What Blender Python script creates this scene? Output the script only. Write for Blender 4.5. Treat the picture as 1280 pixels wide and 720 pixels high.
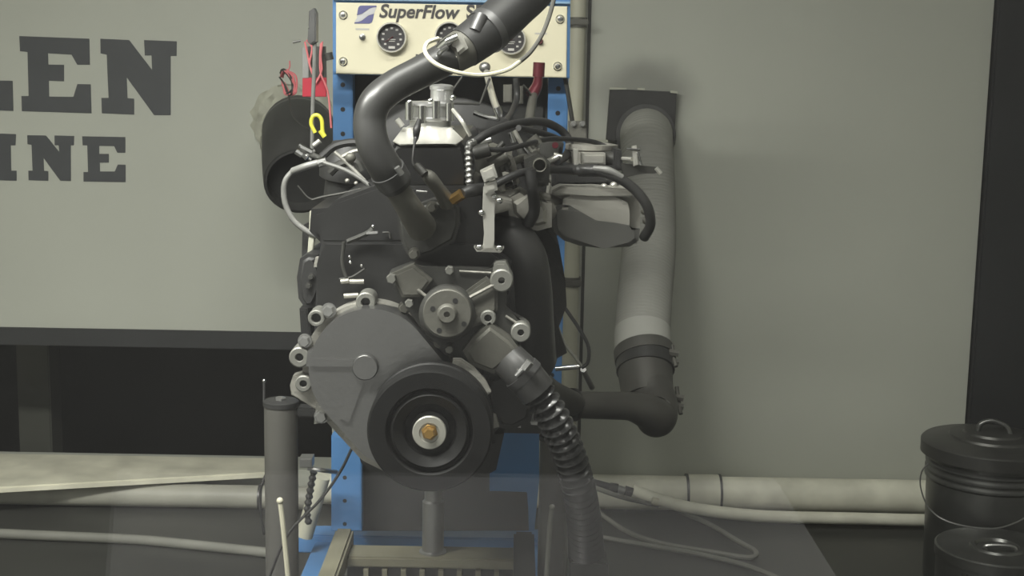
import bpy, bmesh, math, random
from mathutils import Vector, Matrix
random.seed(7)
for o in list(bpy.data.objects): bpy.data.objects.remove(o)
SC = bpy.context.scene
COL = SC.collection
# ------------------------------------------------------------------ camera
F = 1750.0; PITCH = math.radians(9.0); ROLL = math.radians(1.0)
FWD = Vector((0, math.cos(PITCH), -math.sin(PITCH)))
UPV = Vector((0, math.sin(PITCH), math.cos(PITCH)))
XV = Vector((1, 0, 0))
def ray(px, py):
    u = (px-640)/F; v = (360-py)/F
    a = u*math.cos(ROLL) - v*math.sin(ROLL); b = u*math.sin(ROLL) + v*math.cos(ROLL)
    return XV*a + UPV*b + FWD
_r = ray(950, 657)
H = -_r.z/_r.y*3.36                       # eye height: the thin pipe at the wall base lies on the floor
CAM = Vector((0, 0, H))
def pt(px, py, Y):                        # pixel -> point on the upright plane at depth Y
    r = ray(px, py); return CAM + r*(Y/r.y)
def onz(px, py, z):                       # pixel -> point at height z
    r = ray(px, py); return CAM + r*((z-H)/r.z)
def sc(px, py, Y): return (Y/ray(px, py).y)/F
cd = bpy.data.cameras.new('camera'); cam = bpy.data.objects.new('camera', cd); COL.objects.link(cam)
cd.sensor_width = 36; cd.lens = 36*F/1280; cd.clip_start = 0.02
right = XV*math.cos(ROLL) + UPV*math.sin(ROLL); up = -XV*math.sin(ROLL) + UPV*math.cos(ROLL)
M3 = Matrix((right, up, -FWD)).transposed()
cam.matrix_world = Matrix.Translation(CAM) @ M3.to_4x4()
SC.camera = cam
# ------------------------------------------------------------------ world, lamps, exposure
w = bpy.data.worlds.new('world'); SC.world = w; w.use_nodes = True
w.node_tree.nodes['Background'].inputs[0].default_value = (0.5, 0.52, 0.5, 1)
w.node_tree.nodes['Background'].inputs[1].default_value = 0.02
SC.view_settings.view_transform = 'Standard'; SC.view_settings.look = 'None'
SC.view_settings.exposure = 0.0; SC.view_settings.gamma = 1.0
SC.view_settings.use_curve_mapping = False
CEIL = H + 1.45
YW = 3.5                                   # back wall
FRONT = 0.5                                # wall with the viewing window
LAMPS = [(-0.78, 1.35, 72.0, 0.62), (0.1, 1.5, 22.0, 0.05)]   # hanging fluorescent fixtures: x, y, watts, drop below the ceiling
HAZE_LAMP = 14.0
def area(name, loc, sx, sy, watts, col):
    l = bpy.data.lights.new(name, 'AREA'); l.shape = 'RECTANGLE'; l.size = sx; l.size_y = sy
    l.energy = watts; l.color = col
    o = bpy.data.objects.new(name, l); COL.objects.link(o); o.location = loc
    return o
LCOL = (1.0, 0.99, 0.94)
for (x, y, e, dr) in LAMPS:
    area('fluorescent_glow', (x, y, CEIL-dr-0.115), 1.2, 0.16, e, LCOL)
area('haze_desk_glow', (0.1, -0.25, CEIL-0.1), 0.5, 0.3, HAZE_LAMP, (1, 0.97, 0.92))  # added lamp that lights the unseen desk for the window haze

# ------------------------------------------------------------------ materials
def mat(name, col, rough=0.6, metal=0.0, var=0.12, scale=8.0, bump=0.0, bscale=60.0, spec=0.5, detail=4, stretch=None, emit=0):
    m = bpy.data.materials.new(name); m.use_nodes = True
    nt = m.node_tree; n = nt.nodes; b = n['Principled BSDF']
    b.inputs['Roughness'].default_value = rough; b.inputs['Metallic'].default_value = metal
    b.inputs['Specular IOR Level'].default_value = spec
    tc = n.new('ShaderNodeTexCoord'); mp = n.new('ShaderNodeMapping')
    nt.links.new(tc.outputs['Object'], mp.inputs[0])
    if stretch: mp.inputs['Scale'].default_value = stretch
    nz = n.new('ShaderNodeTexNoise'); nz.inputs['Scale'].default_value = scale; nz.inputs['Detail'].default_value = detail
    nt.links.new(mp.outputs[0], nz.inputs[0])
    rp = n.new('ShaderNodeValToRGB')
    rp.color_ramp.elements[0].position = 0.3; rp.color_ramp.elements[1].position = 0.72
    c0 = [max(0, c*(1-var)) for c in col]; c1 = [min(1, c*(1+var)) for c in col]
    rp.color_ramp.elements[0].color = (*c0, 1); rp.color_ramp.elements[1].color = (*c1, 1)
    nt.links.new(nz.outputs[0], rp.inputs[0]); nt.links.new(rp.outputs[0], b.inputs['Base Color'])
    if bump:
        n2 = n.new('ShaderNodeTexNoise'); n2.inputs['Scale'].default_value = bscale; n2.inputs['Detail'].default_value = 3
        nt.links.new(mp.outputs[0], n2.inputs[0])
        bp = n.new('ShaderNodeBump'); bp.inputs['Strength'].default_value = bump; bp.inputs['Distance'].default_value = 0.004
        nt.links.new(n2.outputs[0], bp.inputs['Height']); nt.links.new(bp.outputs[0], b.inputs['Normal'])
    if emit:
        b.inputs['Emission Color'].default_value = (*col, 1); b.inputs['Emission Strength'].default_value = emit
    return m
M = {}
M['wall'] = mat('grey_green_painted_wall', (0.43, 0.44, 0.385), 0.55, var=0.035, scale=2.5, bump=0.05, bscale=30)
M['letter'] = mat('charcoal_letter_paint', (0.055, 0.058, 0.062), 0.6, var=0.08, scale=12)
M['floor'] = mat('dark_concrete_floor', (0.042, 0.043, 0.039), 0.4, var=0.3, scale=3, bump=0.1, bscale=25)
M['ceil'] = mat('ceiling_paint', (0.42, 0.43, 0.40), 0.8, var=0.04)
M['void'] = mat('near_black_recess', (0.022, 0.022, 0.021), 0.85, var=0.35, scale=3)  # even near-black colour of the recess walls
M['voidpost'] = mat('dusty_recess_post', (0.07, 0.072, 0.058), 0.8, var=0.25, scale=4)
M['door'] = mat('charcoal_door', (0.02, 0.021, 0.022), 0.6, var=0.15, scale=5)
M['white'] = mat('dirty_white_pipe', (0.68, 0.67, 0.56), 0.5, var=0.16, scale=14, bump=0.15, bscale=40)
M['ledge'] = mat('pale_ledge', (0.70, 0.68, 0.55), 0.55, var=0.22, scale=9, bump=0.5, bscale=22)
M['cream'] = mat('cream_panel', (0.66, 0.62, 0.46), 0.45, var=0.04, scale=5)
M['conduit'] = mat('cream_conduit', (0.46, 0.45, 0.36), 0.5, var=0.08, scale=6)
M['blue'] = mat('blue_frame_paint', (0.075, 0.20, 0.42), 0.42, var=0.12, scale=10)
M['bluel'] = mat('pale_blue_edge', (0.22, 0.36, 0.52), 0.42, var=0.12, scale=10)
M['rubber'] = mat('black_rubber_hose', (0.033, 0.033, 0.032), 0.36, var=0.2, scale=10, bump=0.06, bscale=50)
M['rubber2'] = mat('matte_black_rubber', (0.022, 0.022, 0.022), 0.5, var=0.2, scale=10)
M['black'] = mat('black_engine_paint', (0.014, 0.014, 0.014), 0.45, var=0.3, scale=12)
M['blackg'] = mat('gloss_black', (0.012, 0.012, 0.012), 0.28, var=0.25, scale=12)
M['damper'] = mat('black_damper_steel', (0.008, 0.008, 0.008), 0.5, var=0.3, scale=18, spec=0.2)
M['iron'] = mat('grey_cast_iron', (0.11, 0.108, 0.093), 0.55, metal=0.35, var=0.18, scale=14, bump=0.15, bscale=110)
M['irond'] = mat('dark_cast_iron', (0.045, 0.045, 0.041), 0.55, metal=0.3, var=0.25, scale=14, bump=0.15, bscale=110)
M['alu'] = mat('machined_cast_aluminium', (0.22, 0.22, 0.216), 0.28, metal=0.85, var=0.07, scale=9, bump=0.08, bscale=160)
M['alub'] = mat('bright_aluminium', (0.62, 0.61, 0.56), 0.34, metal=0.7, var=0.12, scale=20, bump=0.1, bscale=80)
M['aluc'] = mat('sand_cast_aluminium', (0.31, 0.302, 0.27), 0.5, metal=0.45, var=0.12, scale=12, bump=0.35, bscale=130)
M['chrome'] = mat('chrome', (0.74, 0.74, 0.73), 0.17, metal=1.0, var=0.05)
M['steel'] = mat('dull_steel', (0.36, 0.36, 0.35), 0.36, metal=0.85, var=0.12, scale=20)
M['darksteel'] = mat('dark_steel', (0.10, 0.10, 0.10), 0.4, metal=0.6, var=0.15, scale=20)
M['washer'] = mat('pale_zinc_washer', (0.36, 0.355, 0.315), 0.42, metal=0.4, var=0.06)
M['brass'] = mat('brass', (0.42, 0.26, 0.085), 0.32, metal=0.85, var=0.12, scale=30)
M['galv'] = mat('galvanised_steel', (0.17, 0.172, 0.165), 0.36, metal=0.8, var=0.22, scale=11, bump=0.04, bscale=30)
M['galvd'] = mat('dark_galvanised_lid', (0.085, 0.085, 0.08), 0.42, metal=0.6, var=0.2, scale=9)
M['duct'] = mat('grey_fabric_duct', (0.27, 0.27, 0.245), 0.7, var=0.08, scale=9)
M['ductlight'] = mat('pale_duct_cuff', (0.36, 0.36, 0.33), 0.65, var=0.08, scale=9)
M['soot'] = mat('sooty_black_plate', (0.028, 0.028, 0.027), 0.6, var=0.4, scale=14)
M['pipe'] = mat('dark_exhaust_pipe', (0.075, 0.073, 0.065), 0.55, metal=0.3, var=0.22, scale=9)
M['red'] = mat('red_plastic', (0.38, 0.02, 0.04), 0.4, var=0.1)
M['redd'] = mat('dark_red_fitting', (0.10, 0.012, 0.02), 0.35, metal=0.3, var=0.2)
M['pink'] = mat('pink_wire', (0.55, 0.15, 0.16), 0.5, var=0.12)
M['yellow'] = mat('yellow_clip', (0.62, 0.60, 0.06), 0.45, var=0.1)
M['greyhose'] = mat('grey_braided_hose', (0.2, 0.2, 0.19), 0.45, metal=0.2, var=0.15, scale=40)
M['caulk'] = mat('rough_foam_caulk', (0.40, 0.40, 0.33), 0.75, var=0.2, scale=18, bump=0.8, bscale=18)
M['logo'] = mat('violet_logo_print', (0.085, 0.085, 0.22), 0.5, var=0.04)
M['logolight'] = mat('pale_logo_print', (0.46, 0.46, 0.48), 0.5, var=0.03)
M['lugm'] = mat('dull_cast_lug', (0.19, 0.19, 0.172), 0.45, metal=0.4, var=0.12, scale=20)
M['plenum'] = mat('pale_cast_plenum', (0.35, 0.342, 0.306), 0.5, metal=0.25, var=0.1, scale=12, bump=0.15, bscale=120)
M['ribhose'] = mat('glossy_ribbed_hose', (0.03, 0.03, 0.03), 0.24, var=0.2, scale=10, spec=0.8)
M['greypipe'] = mat('shaded_grey_pipe', (0.38, 0.375, 0.32), 0.5, var=0.18, scale=9, bump=0.1, bscale=40)  # grey pipe, colour lowered to hold the shade under the ledge
M['satin'] = mat('satin_chrome', (0.58, 0.58, 0.57), 0.28, metal=0.8, var=0.08)
M['shell'] = mat('dark_cast_shell', (0.10, 0.10, 0.092), 0.55, metal=0.25, var=0.18, scale=12)  # darker tone for the lower half of the plenum
M['print'] = mat('dark_print', (0.035, 0.032, 0.032), 0.5, var=0.04)
M['face'] = mat('gauge_face', (0.03, 0.028, 0.03), 0.4, var=0.1)
M['mark'] = mat('gauge_print', (0.42, 0.41, 0.39), 0.5, var=0.05)
M['tan'] = mat('olive_steel_bar', (0.19, 0.18, 0.125), 0.5, var=0.15, scale=12)
M['col'] = mat('grey_painted_column', (0.085, 0.083, 0.075), 0.42, var=0.12, scale=8)
M['rodw'] = mat('off_white_rod', (0.50, 0.48, 0.37), 0.5, var=0.12, scale=20)
M['cable'] = mat('dusty_grey_cable', (0.20, 0.20, 0.175), 0.6, var=0.15)
M['desk'] = mat('haze_desk_laminate', (0.53, 0.53, 0.54), 0.6, var=0.05)
M['room'] = mat('control_room_paint', (0.36, 0.36, 0.36), 0.8, var=0.05)
M['lampw'] = mat('lamp_enamel', (0.7, 0.7, 0.68), 0.5, var=0.03)
M['tube'] = mat('fluorescent_tube', (1.0, 0.98, 0.9), 0.5, var=0.0, emit=6)
M['fabric'] = mat('dark_woven_sleeve', (0.035, 0.035, 0.033), 0.8, var=0.2, scale=30)
# glass pane
g = bpy.data.materials.new('viewing_glass'); g.use_nodes = True; nt = g.node_tree; nt.nodes.clear()
go = nt.nodes.new('ShaderNodeOutputMaterial'); gt = nt.nodes.new('ShaderNodeBsdfTransparent'); gg = nt.nodes.new('ShaderNodeBsdfGlossy')
gg.inputs['Roughness'].default_value = 0.0; gt.inputs['Color'].default_value = (0.985, 0.99, 0.98, 1)
gf = nt.nodes.new('ShaderNodeFresnel'); gf.inputs['IOR'].default_value = 1.85
gx = nt.nodes.new('ShaderNodeMixShader'); nt.links.new(gf.outputs[0], gx.inputs[0])
nt.links.new(gt.outputs[0], gx.inputs[1]); nt.links.new(gg.outputs[0], gx.inputs[2]); nt.links.new(gx.outputs[0], go.inputs[0])
M['glass'] = g
# soot staining above and beside the exhaust plate: a stain of its own on the wall paint
wm = M['wall'].node_tree
def wall_stain():
    nt = wm; n = nt.nodes; b = n['Principled BSDF']
    src = b.inputs['Base Color'].links[0].from_socket
    geo = n.new('ShaderNodeNewGeometry'); mp = n.new('ShaderNodeVectorMath'); mp.operation = 'DISTANCE'
    sx = n.new('ShaderNodeVectorMath'); sx.operation = 'MULTIPLY'; sx.inputs[1].default_value = (1.0, 0.0, 1.35)
    nt.links.new(geo.outputs['Position'], sx.inputs[0]); nt.links.new(sx.outputs[0], mp.inputs[0])
    c = pt(806, 120, YW); mp.inputs[1].default_value = (c.x, 0, c.z*1.35)
    nz = n.new('ShaderNodeTexNoise'); nz.inputs['Scale'].default_value = 9; nt.links.new(geo.outputs['Position'], nz.inputs[0])
    ad = n.new('ShaderNodeMath'); ad.operation = 'MULTIPLY_ADD'; ad.inputs[1].default_value = 0.07; nt.links.new(nz.outputs[0], ad.inputs[0]); nt.links.new(mp.outputs['Value'], ad.inputs[2])
    mr = n.new('ShaderNodeMapRange'); mr.inputs[1].default_value = 0.09; mr.inputs[2].default_value = 0.20; mr.inputs[3].default_value = 0.5; mr.inputs[4].default_value = 0.0
    mr.interpolation_type = 'SMOOTHSTEP'
    nt.links.new(ad.outputs[0], mr.inputs[0])
    mx = n.new('ShaderNodeMixRGB'); nt.links.new(mr.outputs[0], mx.inputs[0]); nt.links.new(src, mx.inputs[1]); mx.inputs[2].default_value = (0.05, 0.05, 0.045, 1)
    nt.links.new(mx.outputs[0], b.inputs['Base Color'])
wall_stain()

# ------------------------------------------------------------------ mesh helpers
WLOC = {}
def empty(name, loc, label, cat, group=None):
    o = bpy.data.objects.new(name, None); COL.objects.link(o); o.location = loc; o.empty_display_size = 0.05
    o['label'] = label; o['category'] = cat
    if group: o['group'] = group
    WLOC[o.name] = Vector(loc); return o
def tag(o, label, cat, group=None):
    o['label'] = label; o['category'] = cat
    if group: o['group'] = group
    return o
def catmull(P, res):
    if len(P) < 3:
        return [P[0].lerp(P[-1], i/max(1, res)) for i in range(res+1)]
    out = []
    Q = [P[0]*2-P[1]] + list(P) + [P[-1]*2-P[-2]]
    for i in range(1, len(Q)-2):
        p0, p1, p2, p3 = Q[i-1:i+3]
        for k in range(res):
            t = k/res
            out.append(0.5*((2*p1) + (p2-p0)*t + (2*p0-5*p1+4*p2-p3)*t*t + (3*p1-p0-3*p2+p3)*t**3))
    out.append(P[-1].copy()); return out
class MB:
    def __init__(s): s.bm = bmesh.new()
    def ring(s, c, ax, ux, r, seg):
        vx = ax.cross(ux).normalized()
        return [s.bm.verts.new(c + (ux*math.cos(2*math.pi*k/seg) + vx*math.sin(2*math.pi*k/seg))*r) for k in range(seg)]
    def bridge(s, A, B):
        n = len(A)
        for k in range(n): s.bm.faces.new((A[k], A[(k+1) % n], B[(k+1) % n], B[k]))
    def tubew(s, pts, rad, seg=10, cap=True):
        n = len(pts)
        if not isinstance(rad, (list, tuple)): rad = [rad]*n
        prev = None; ux = None
        for i in range(n):
            d = (pts[min(i+1, n-1)]-pts[max(i-1, 0)])
            if d.length < 1e-9: d = Vector((0, 0, 1))
            d.normalize()
            if ux is None:
                ux = d.orthogonal().normalized()
            else:
                ux = (ux - d*ux.dot(d));
                ux = ux.normalized() if ux.length > 1e-6 else d.orthogonal().normalized()
            R = s.ring(pts[i], d, ux, max(rad[i], 1e-5), seg)
            if prev: s.bridge(prev, R)
            elif cap: s.bm.faces.new(list(reversed(R)))
            prev = R
        if cap: s.bm.faces.new(prev)
        return s
    def tube(s, pp, rpx, seg=10, res=8, ripple=None, cap=True):
        """pp: (px,py,Y[,rpx]) control points; ripple=(pitch_m, amp_fraction)"""
        P = [pt(*p[:3]) for p in pp]
        r = [(p[3] if len(p) > 3 else rpx)*sc(*p[:3]) for p in pp]
        C = catmull(P, res); m = len(C)-1
        Rr = []
        for i in range(m+1):
            t = i/m*(len(r)-1); k = min(int(t), len(r)-2); Rr.append(r[k]+(r[k+1]-r[k])*(t-k))
        if ripple:
            pitch, amp = ripple
            L = [0]
            for i in range(m): L.append(L[-1]+(C[i+1]-C[i]).length)
            n = max(8, int(L[-1]/pitch*6)); C2 = []; R2 = []; j = 0
            for q in range(n+1):
                x = L[-1]*q/n
                while j < m-1 and L[j+1] < x: j += 1
                t = (x-L[j])/max(1e-9, L[j+1]-L[j])
                C2.append(C[j].lerp(C[j+1], t)); rr = Rr[j]+(Rr[j+1]-Rr[j])*t
                R2.append(rr*(1-amp+amp*(0.5+0.5*math.cos(2*math.pi*x/pitch))))
            C, Rr = C2, R2
        return s.tubew(C, Rr, seg, cap)
    def cyl(s, a, b, ra, rb=None, seg=16): return s.tubew([Vector(a), Vector(b)], [ra, ra if rb is None else rb], seg)
    def cylp(s, a, b, rpx, rb=None, seg=14):
        return s.cyl(pt(*a), pt(*b), rpx*sc(*a), (rpx if rb is None else rb)*sc(*b), seg)
    def lathe(s, o, ax, prof, seg=24):
        ax = Vector(ax).normalized(); ux = ax.orthogonal().normalized(); prev = None
        for (r, h) in prof:
            c = o + ax*h
            if r < 1e-6:
                v = s.bm.verts.new(c); R = [v]
            else: R = s.ring(c, ax, ux, r, seg)
            if prev:
                if len(prev) == 1 and len(R) > 1:
                    for k in range(seg): s.bm.faces.new((prev[0], R[k], R[(k+1) % seg]))
                elif len(R) == 1 and len(prev) > 1:
                    for k in range(seg): s.bm.faces.new((prev[k], prev[(k+1) % seg], R[0]))
                elif len(R) > 1: s.bridge(prev, R)
            prev = R
        return s
    def prismw(s, pts, off, bev=0, seg=2):
        A = [s.bm.verts.new(p) for p in pts]; B = [s.bm.verts.new(p+off) for p in pts]
        f = s.bm.faces.new(A); s.bm.faces.new(list(reversed(B))); s.bridge(list(reversed(A)), list(reversed(B)))
        if bev:
            bmesh.ops.bevel(s.bm, geom=list(f.edges), offset=bev, segments=seg, affect='EDGES', clamp_overlap=True)
        return s
    def prism(s, pp, Y0, Y1, bev=0, seg=2):
        return s.prismw([pt(x, y, Y0) for x, y in pp], Vector((0, Y1-Y0, 0)), bev, seg)
    def box(s, c, size, rot=None, bev=0):
        R = rot or Matrix.Identity(3); V = []
        for dx in (-.5, .5):
            for dy in (-.5, .5):
                for dz in (-.5, .5): V.append(s.bm.verts.new(Vector(c) + R @ Vector((dx*size[0], dy*size[1], dz*size[2]))))
        fs = [s.bm.faces.new([V[i] for i in q]) for q in ((0, 1, 3, 2), (4, 6, 7, 5), (0, 4, 5, 1), (2, 3, 7, 6), (0, 2, 6, 4), (1, 5, 7, 3))]
        if bev:
            es = set(e for f in fs for e in f.edges)
            bmesh.ops.bevel(s.bm, geom=list(es), offset=bev, segments=2, affect='EDGES')
        return s
    def boxw(s, x0, x1, y0, y1, z0, z1, bev=0):
        return s.box(((x0+x1)/2, (y0+y1)/2, (z0+z1)/2), (x1-x0, y1-y0, z1-z0), None, bev)
    def sph(s, c, r, squash=(1, 1, 1)):
        bmesh.ops.create_uvsphere(s.bm, u_segments=14, v_segments=9, radius=1, matrix=Matrix.Translation(c) @ Matrix.Diagonal((r*squash[0], r*squash[1], r*squash[2], 1)))
        return s
    def hexbolt(s, px, py, Y, rpx, h=0.008, washer=True):
        k = sc(px, py, Y); c = pt(px, py, Y); ax = (0, -1, 0)
        if washer: s.lathe(c, ax, [(rpx*k*1.25, -0.003), (rpx*k*1.25, 0.0015), (0, 0.0015)], 16)
        r = rpx*k
        s.lathe(c, ax, [(r, -0.003), (r, h*0.85), (r*0.85, h), (0, h)], 6)
        return s
    def lug(s, px, py, r, hole, Yf, Yb, deep=None):
        k = sc(px, py, Yf); c = pt(px, py, Yf); R = r*k; h = hole*k; d = -(deep or 0.02)
        s.lathe(c, (0, -1, 0), [(0, d), (h, d), (h, -0.001), (h*1.12, 0), (R*0.88, 0), (R, -0.0015), (R, -(Yb-Yf))], 22)
        return s
    def build(s, name, material, parent=None, sharp=38, kind=None, label=None):
        bm = s.bm
        bmesh.ops.recalc_face_normals(bm, faces=bm.faces[:])
        ca = math.radians(sharp)
        for f in bm.faces: f.smooth = True
        for e in bm.edges:
            if len(e.link_faces) != 2 or e.calc_face_angle(9) > ca: e.smooth = False
        me = bpy.data.meshes.new(name)
        lo = Vector((1e9,)*3); hi = -lo
        for v in bm.verts:
            for i in range(3): lo[i] = min(lo[i], v.co[i]); hi[i] = max(hi[i], v.co[i])
        c = (lo+hi)/2
        if parent is None: c.z = lo.z
        for v in bm.verts: v.co -= c
        bm.to_mesh(me); bm.free()
        me.materials.append(M[material])
        o = bpy.data.objects.new(name, me); COL.objects.link(o)
        WLOC[o.name] = c.copy()
        if parent is not None: o.parent = parent; o.location = c - WLOC[parent.name]
        else: o.location = c
        if kind: o['kind'] = kind
        if label: o['label'] = label
        return o
def struct(o, label=None):
    o['kind'] = 'structure'
    if label: o['label'] = label
    return o
def hull2(*cs):
    """outline around several circles (cx, cy, r) in pixels"""
    pts = []; n = 72
    for (cx, cy, r) in cs:
        for i in range(n):
            a = 2*math.pi*i/n; pts.append((cx+r*math.cos(a), cy+r*math.sin(a)))
    pts = sorted(set(pts))
    def half(P):
        o = []
        for p in P:
            while len(o) >= 2 and (o[-1][0]-o[-2][0])*(p[1]-o[-2][1])-(o[-1][1]-o[-2][1])*(p[0]-o[-2][0]) <= 0: o.pop()
            o.append(p)
        return o[:-1]
    return half(pts)+half(pts[::-1])
def circ(cx, cy, r, n=24): return [(cx+r*math.cos(2*math.pi*i/n), cy+r*math.sin(2*math.pi*i/n)) for i in range(n)]

# ================================================================== THE ROOM
XL, XR = -2.0, 2.05
ox1 = pt(415, 500, YW).x
oz0 = pt(200, 584, YW).z; oz1 = pt(200, 412, YW).z
xdoor = pt(1222, 300, YW).x
b = MB()
b.boxw(XL, ox1, YW, YW+0.12, oz1, CEIL); b.boxw(XL, ox1, YW, YW+0.12, 0, oz0); b.boxw(ox1, xdoor, YW, YW+0.12, 0, CEIL)
wall_back = struct(b.build('wall_back', 'wall'), 'grey-green painted wall with a long low dark opening')
# door: charcoal leaf in a frame, proud of the wall
b = MB(); b.prismw([Vector((pt(1224, 300, YW).x, YW-0.02, 0.01)), Vector((XR, YW-0.02, 0.01)), Vector((XR, YW-0.02, CEIL)), Vector((pt(1224, 300, YW).x, YW-0.02, CEIL))], Vector((0, 0.1, 0)), 0.004)
struct(b.build('door_1', 'door'), 'charcoal door filling the end of the back wall')
struct(MB().boxw(XL, XR, -1.3, YW+0.12, -0.05, 0).build('floor', 'floor'), 'dark concrete floor')
struct(MB().boxw(XL, XR, -1.3, YW+0.12, CEIL, CEIL+0.05).build('ceiling', 'ceil'), 'pale ceiling')
struct(MB().boxw(XL-0.1, XL, FRONT+0.1, YW+0.12, 0, CEIL).build('wall_left', 'wall'), 'grey-green side wall')
struct(MB().boxw(XR, XR+0.1, FRONT+0.1, YW+0.12, 0, CEIL).build('wall_right', 'wall'), 'grey-green side wall')
# recess behind the opening
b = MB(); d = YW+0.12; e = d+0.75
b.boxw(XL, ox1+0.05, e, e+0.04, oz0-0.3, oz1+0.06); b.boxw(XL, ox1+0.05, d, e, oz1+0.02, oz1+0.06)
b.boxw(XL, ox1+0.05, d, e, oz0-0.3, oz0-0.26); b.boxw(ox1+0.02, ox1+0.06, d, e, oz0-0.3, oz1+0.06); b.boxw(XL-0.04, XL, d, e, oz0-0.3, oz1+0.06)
struct(b.build('wall_recess', 'void'), 'near-black inside of the low opening')
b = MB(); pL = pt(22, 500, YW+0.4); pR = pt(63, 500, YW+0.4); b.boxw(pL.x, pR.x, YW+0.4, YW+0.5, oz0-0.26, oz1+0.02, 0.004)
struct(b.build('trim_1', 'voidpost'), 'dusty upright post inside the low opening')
b = MB(); b.boxw(XL, ox1, YW-0.006, YW+0.12, oz1-0.045, oz1); struct(b.build('trim_2', 'door'), 'black lintel strip along the top of the opening')
# front wall with viewing window
b = MB(); wz0 = H-0.30; wz1 = H+0.42; wx = 1.15
b.boxw(XL-0.1, XR+0.1, FRONT, FRONT+0.1, 0, wz0); b.boxw(XL-0.1, XR+0.1, FRONT, FRONT+0.1, wz1, CEIL)
b.boxw(XL-0.1, -wx, FRONT, FRONT+0.1, wz0, wz1); b.boxw(wx, XR+0.1, FRONT, FRONT+0.1, wz0, wz1)
struct(b.build('wall_front', 'room'), 'wall with the viewing window')
struct(MB().boxw(-wx, wx, FRONT+0.04, FRONT+0.046, wz0, wz1).build('window_1', 'glass'), 'clear viewing window pane with faint reflections')
b = MB(); b.boxw(XL-0.1, XL, -1.3, FRONT, 0, CEIL); b.boxw(XR, XR+0.1, -1.3, FRONT, 0, CEIL); b.boxw(XL-0.1, XR+0.1, -1.4, -1.3, 0, CEIL)
struct(b.build('wall_control_room', 'room'), 'dark wall of the control room')

# letters painted on the wall
def letter(P3, ):
    b = MB(); b.prism([(x/3.0, y/3.0) for x, y in P3], YW-0.0012, YW+0.001); return b.build('letter', 'letter', wall_back)
LET = [
 [(-170,125),(-60,130),(-60,190),(-90,190),(-88,355),(-20,357),(-8,302),(47,303),(50,416),(-165,410),(-165,352),(-140,352),(-145,188),(-170,186)],
 [(72,135),(335,145),(337,243),(290,243),(268,205),(180,200),(181,242),(240,243),(240,305),(183,303),(184,362),(275,363),(290,315),(340,316),(343,425),(82,417),(80,360),(107,360),(103,195),(75,192)],
 [(376,145),(484,150),(570,262),(568,208),(543,208),(540,150),(663,155),(662,210),(640,210),(640,432),(578,432),(475,290),(478,368),(503,370),(503,430),(382,425),(380,367),(407,367),(400,205),(377,200)],
 [(-30,500),(60,503),(58,545),(40,545),(42,640),(62,640),(62,678),(-25,675),(-25,638),(-5,638),(-8,543),(-30,541)],
 [(102,507),(172,508),(222,570),(220,545),(205,545),(204,508),(278,510),(277,545),(265,545),(266,679),(226,678),(163,592),(165,640),(181,642),(181,678),(107,676),(106,640),(122,640),(118,543),(103,541)],
 [(308,511),(470,514),(470,573),(440,573),(428,548),(372,547),(372,577),(408,577),(408,610),(374,610),(375,643),(430,643),(442,617),(471,618),(471,683),(313,681),(313,645),(330,645),(327,545),(310,545)]]
for L in LET: letter(L)

# ledge under the opening, its front edge cut on the skew
zs = pt(170, 583, YW).z
p0 = Vector((XL, YW+0.10, zs)); p1 = Vector((pt(338, 585, YW).x, YW+0.10, zs))
f1 = onz(338, 590, zs); f0 = onz(0, 609, zs); f00 = f0 + (f0-f1)*((f0.x-XL)/(f1.x-f0.x))
b = MB(); b.prismw([p0, p1, Vector((f1.x, f1.y, zs)), Vector((XL, f00.y, zs))], Vector((0, 0, -0.014)), 0.003)
tag(b.build('window_ledge', 'ledge'), 'dirty off-white ledge board under the dark opening, cut on the skew', 'ledge')

# pipes along the wall base
pc = onz(950, 657, 0)
rb = 21.5*sc(950, 618, 3.42); zb = pt(950, 618, 3.44).z
t = empty('drain_pipe', (0.6, 3.44, 0), 'thick off-white pipe along the foot of the back wall', 'pipe')
b = MB(); b.cyl((pt(395, 600, 3.44).x, 3.44, zb), (xdoor-0.01, 3.44, zb), rb, seg=28); b.build('pipe_run', 'white', t)
x0 = pt(858, 615, 3.44).x; x1 = pt(899, 615, 3.44).x
b = MB(); b.lathe(Vector((x0, 3.44, zb)), (1, 0, 0), [(rb, 0), (rb+0.005, 0.0), (rb+0.005, x1-x0), (rb, x1-x0)], 28); b.build('coupling', 'white', t)
for x in (x0, x1):
    b = MB(); b.lathe(Vector((x, 3.44, zb)), (1, 0, 0), [(rb, -0.003), (rb+0.0065, -0.003), (rb+0.0065, 0.003), (rb, 0.003)], 28); b.build('joint_ring', 'darksteel', t)
for x in (-0.3, 1.05):
    MB().boxw(x-0.015, x+0.015, 3.42, 3.46, 0, zb-rb+0.003).build('pipe_foot', 'darksteel', t)
b = MB(); b.tube([(790, 612, 3.345), (822, 624, 3.34), (870, 636, 3.34), (950, 645, 3.34), (1060, 648, 3.34), (1190, 651, 3.34)], 7.6, 14)
tag(b.build('water_pipe', 'white'), 'thin off-white pipe lying below the thick wall pipe', 'pipe')
zq = pt(250, 620, 3.42).z; rq = 14.5*sc(250, 620, 3.42)
t = empty('waste_pipe', (-0.9, 3.42, 0), 'grey pipe under the skewed ledge board, coloured darker for its shade', 'pipe')
MB().cyl((XL, 3.42, zq), (pt(390, 615, 3.42).x, 3.42, zq), rq, seg=26).build('pipe_run', 'greypipe', t)
MB().lathe(Vector((pt(326, 615, 3.42).x, 3.42, zq)), (1, 0, 0), [(rq, -.004), (rq+.006, -.004), (rq+.006, .004), (rq, .004)], 26).build('joint_ring', 'darksteel', t)
for x in (-1.5, -0.6): MB().boxw(x-0.015, x+0.015, 3.40, 3.44, 0, zq-rq+0.003).build('pipe_foot', 'darksteel', t)
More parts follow.
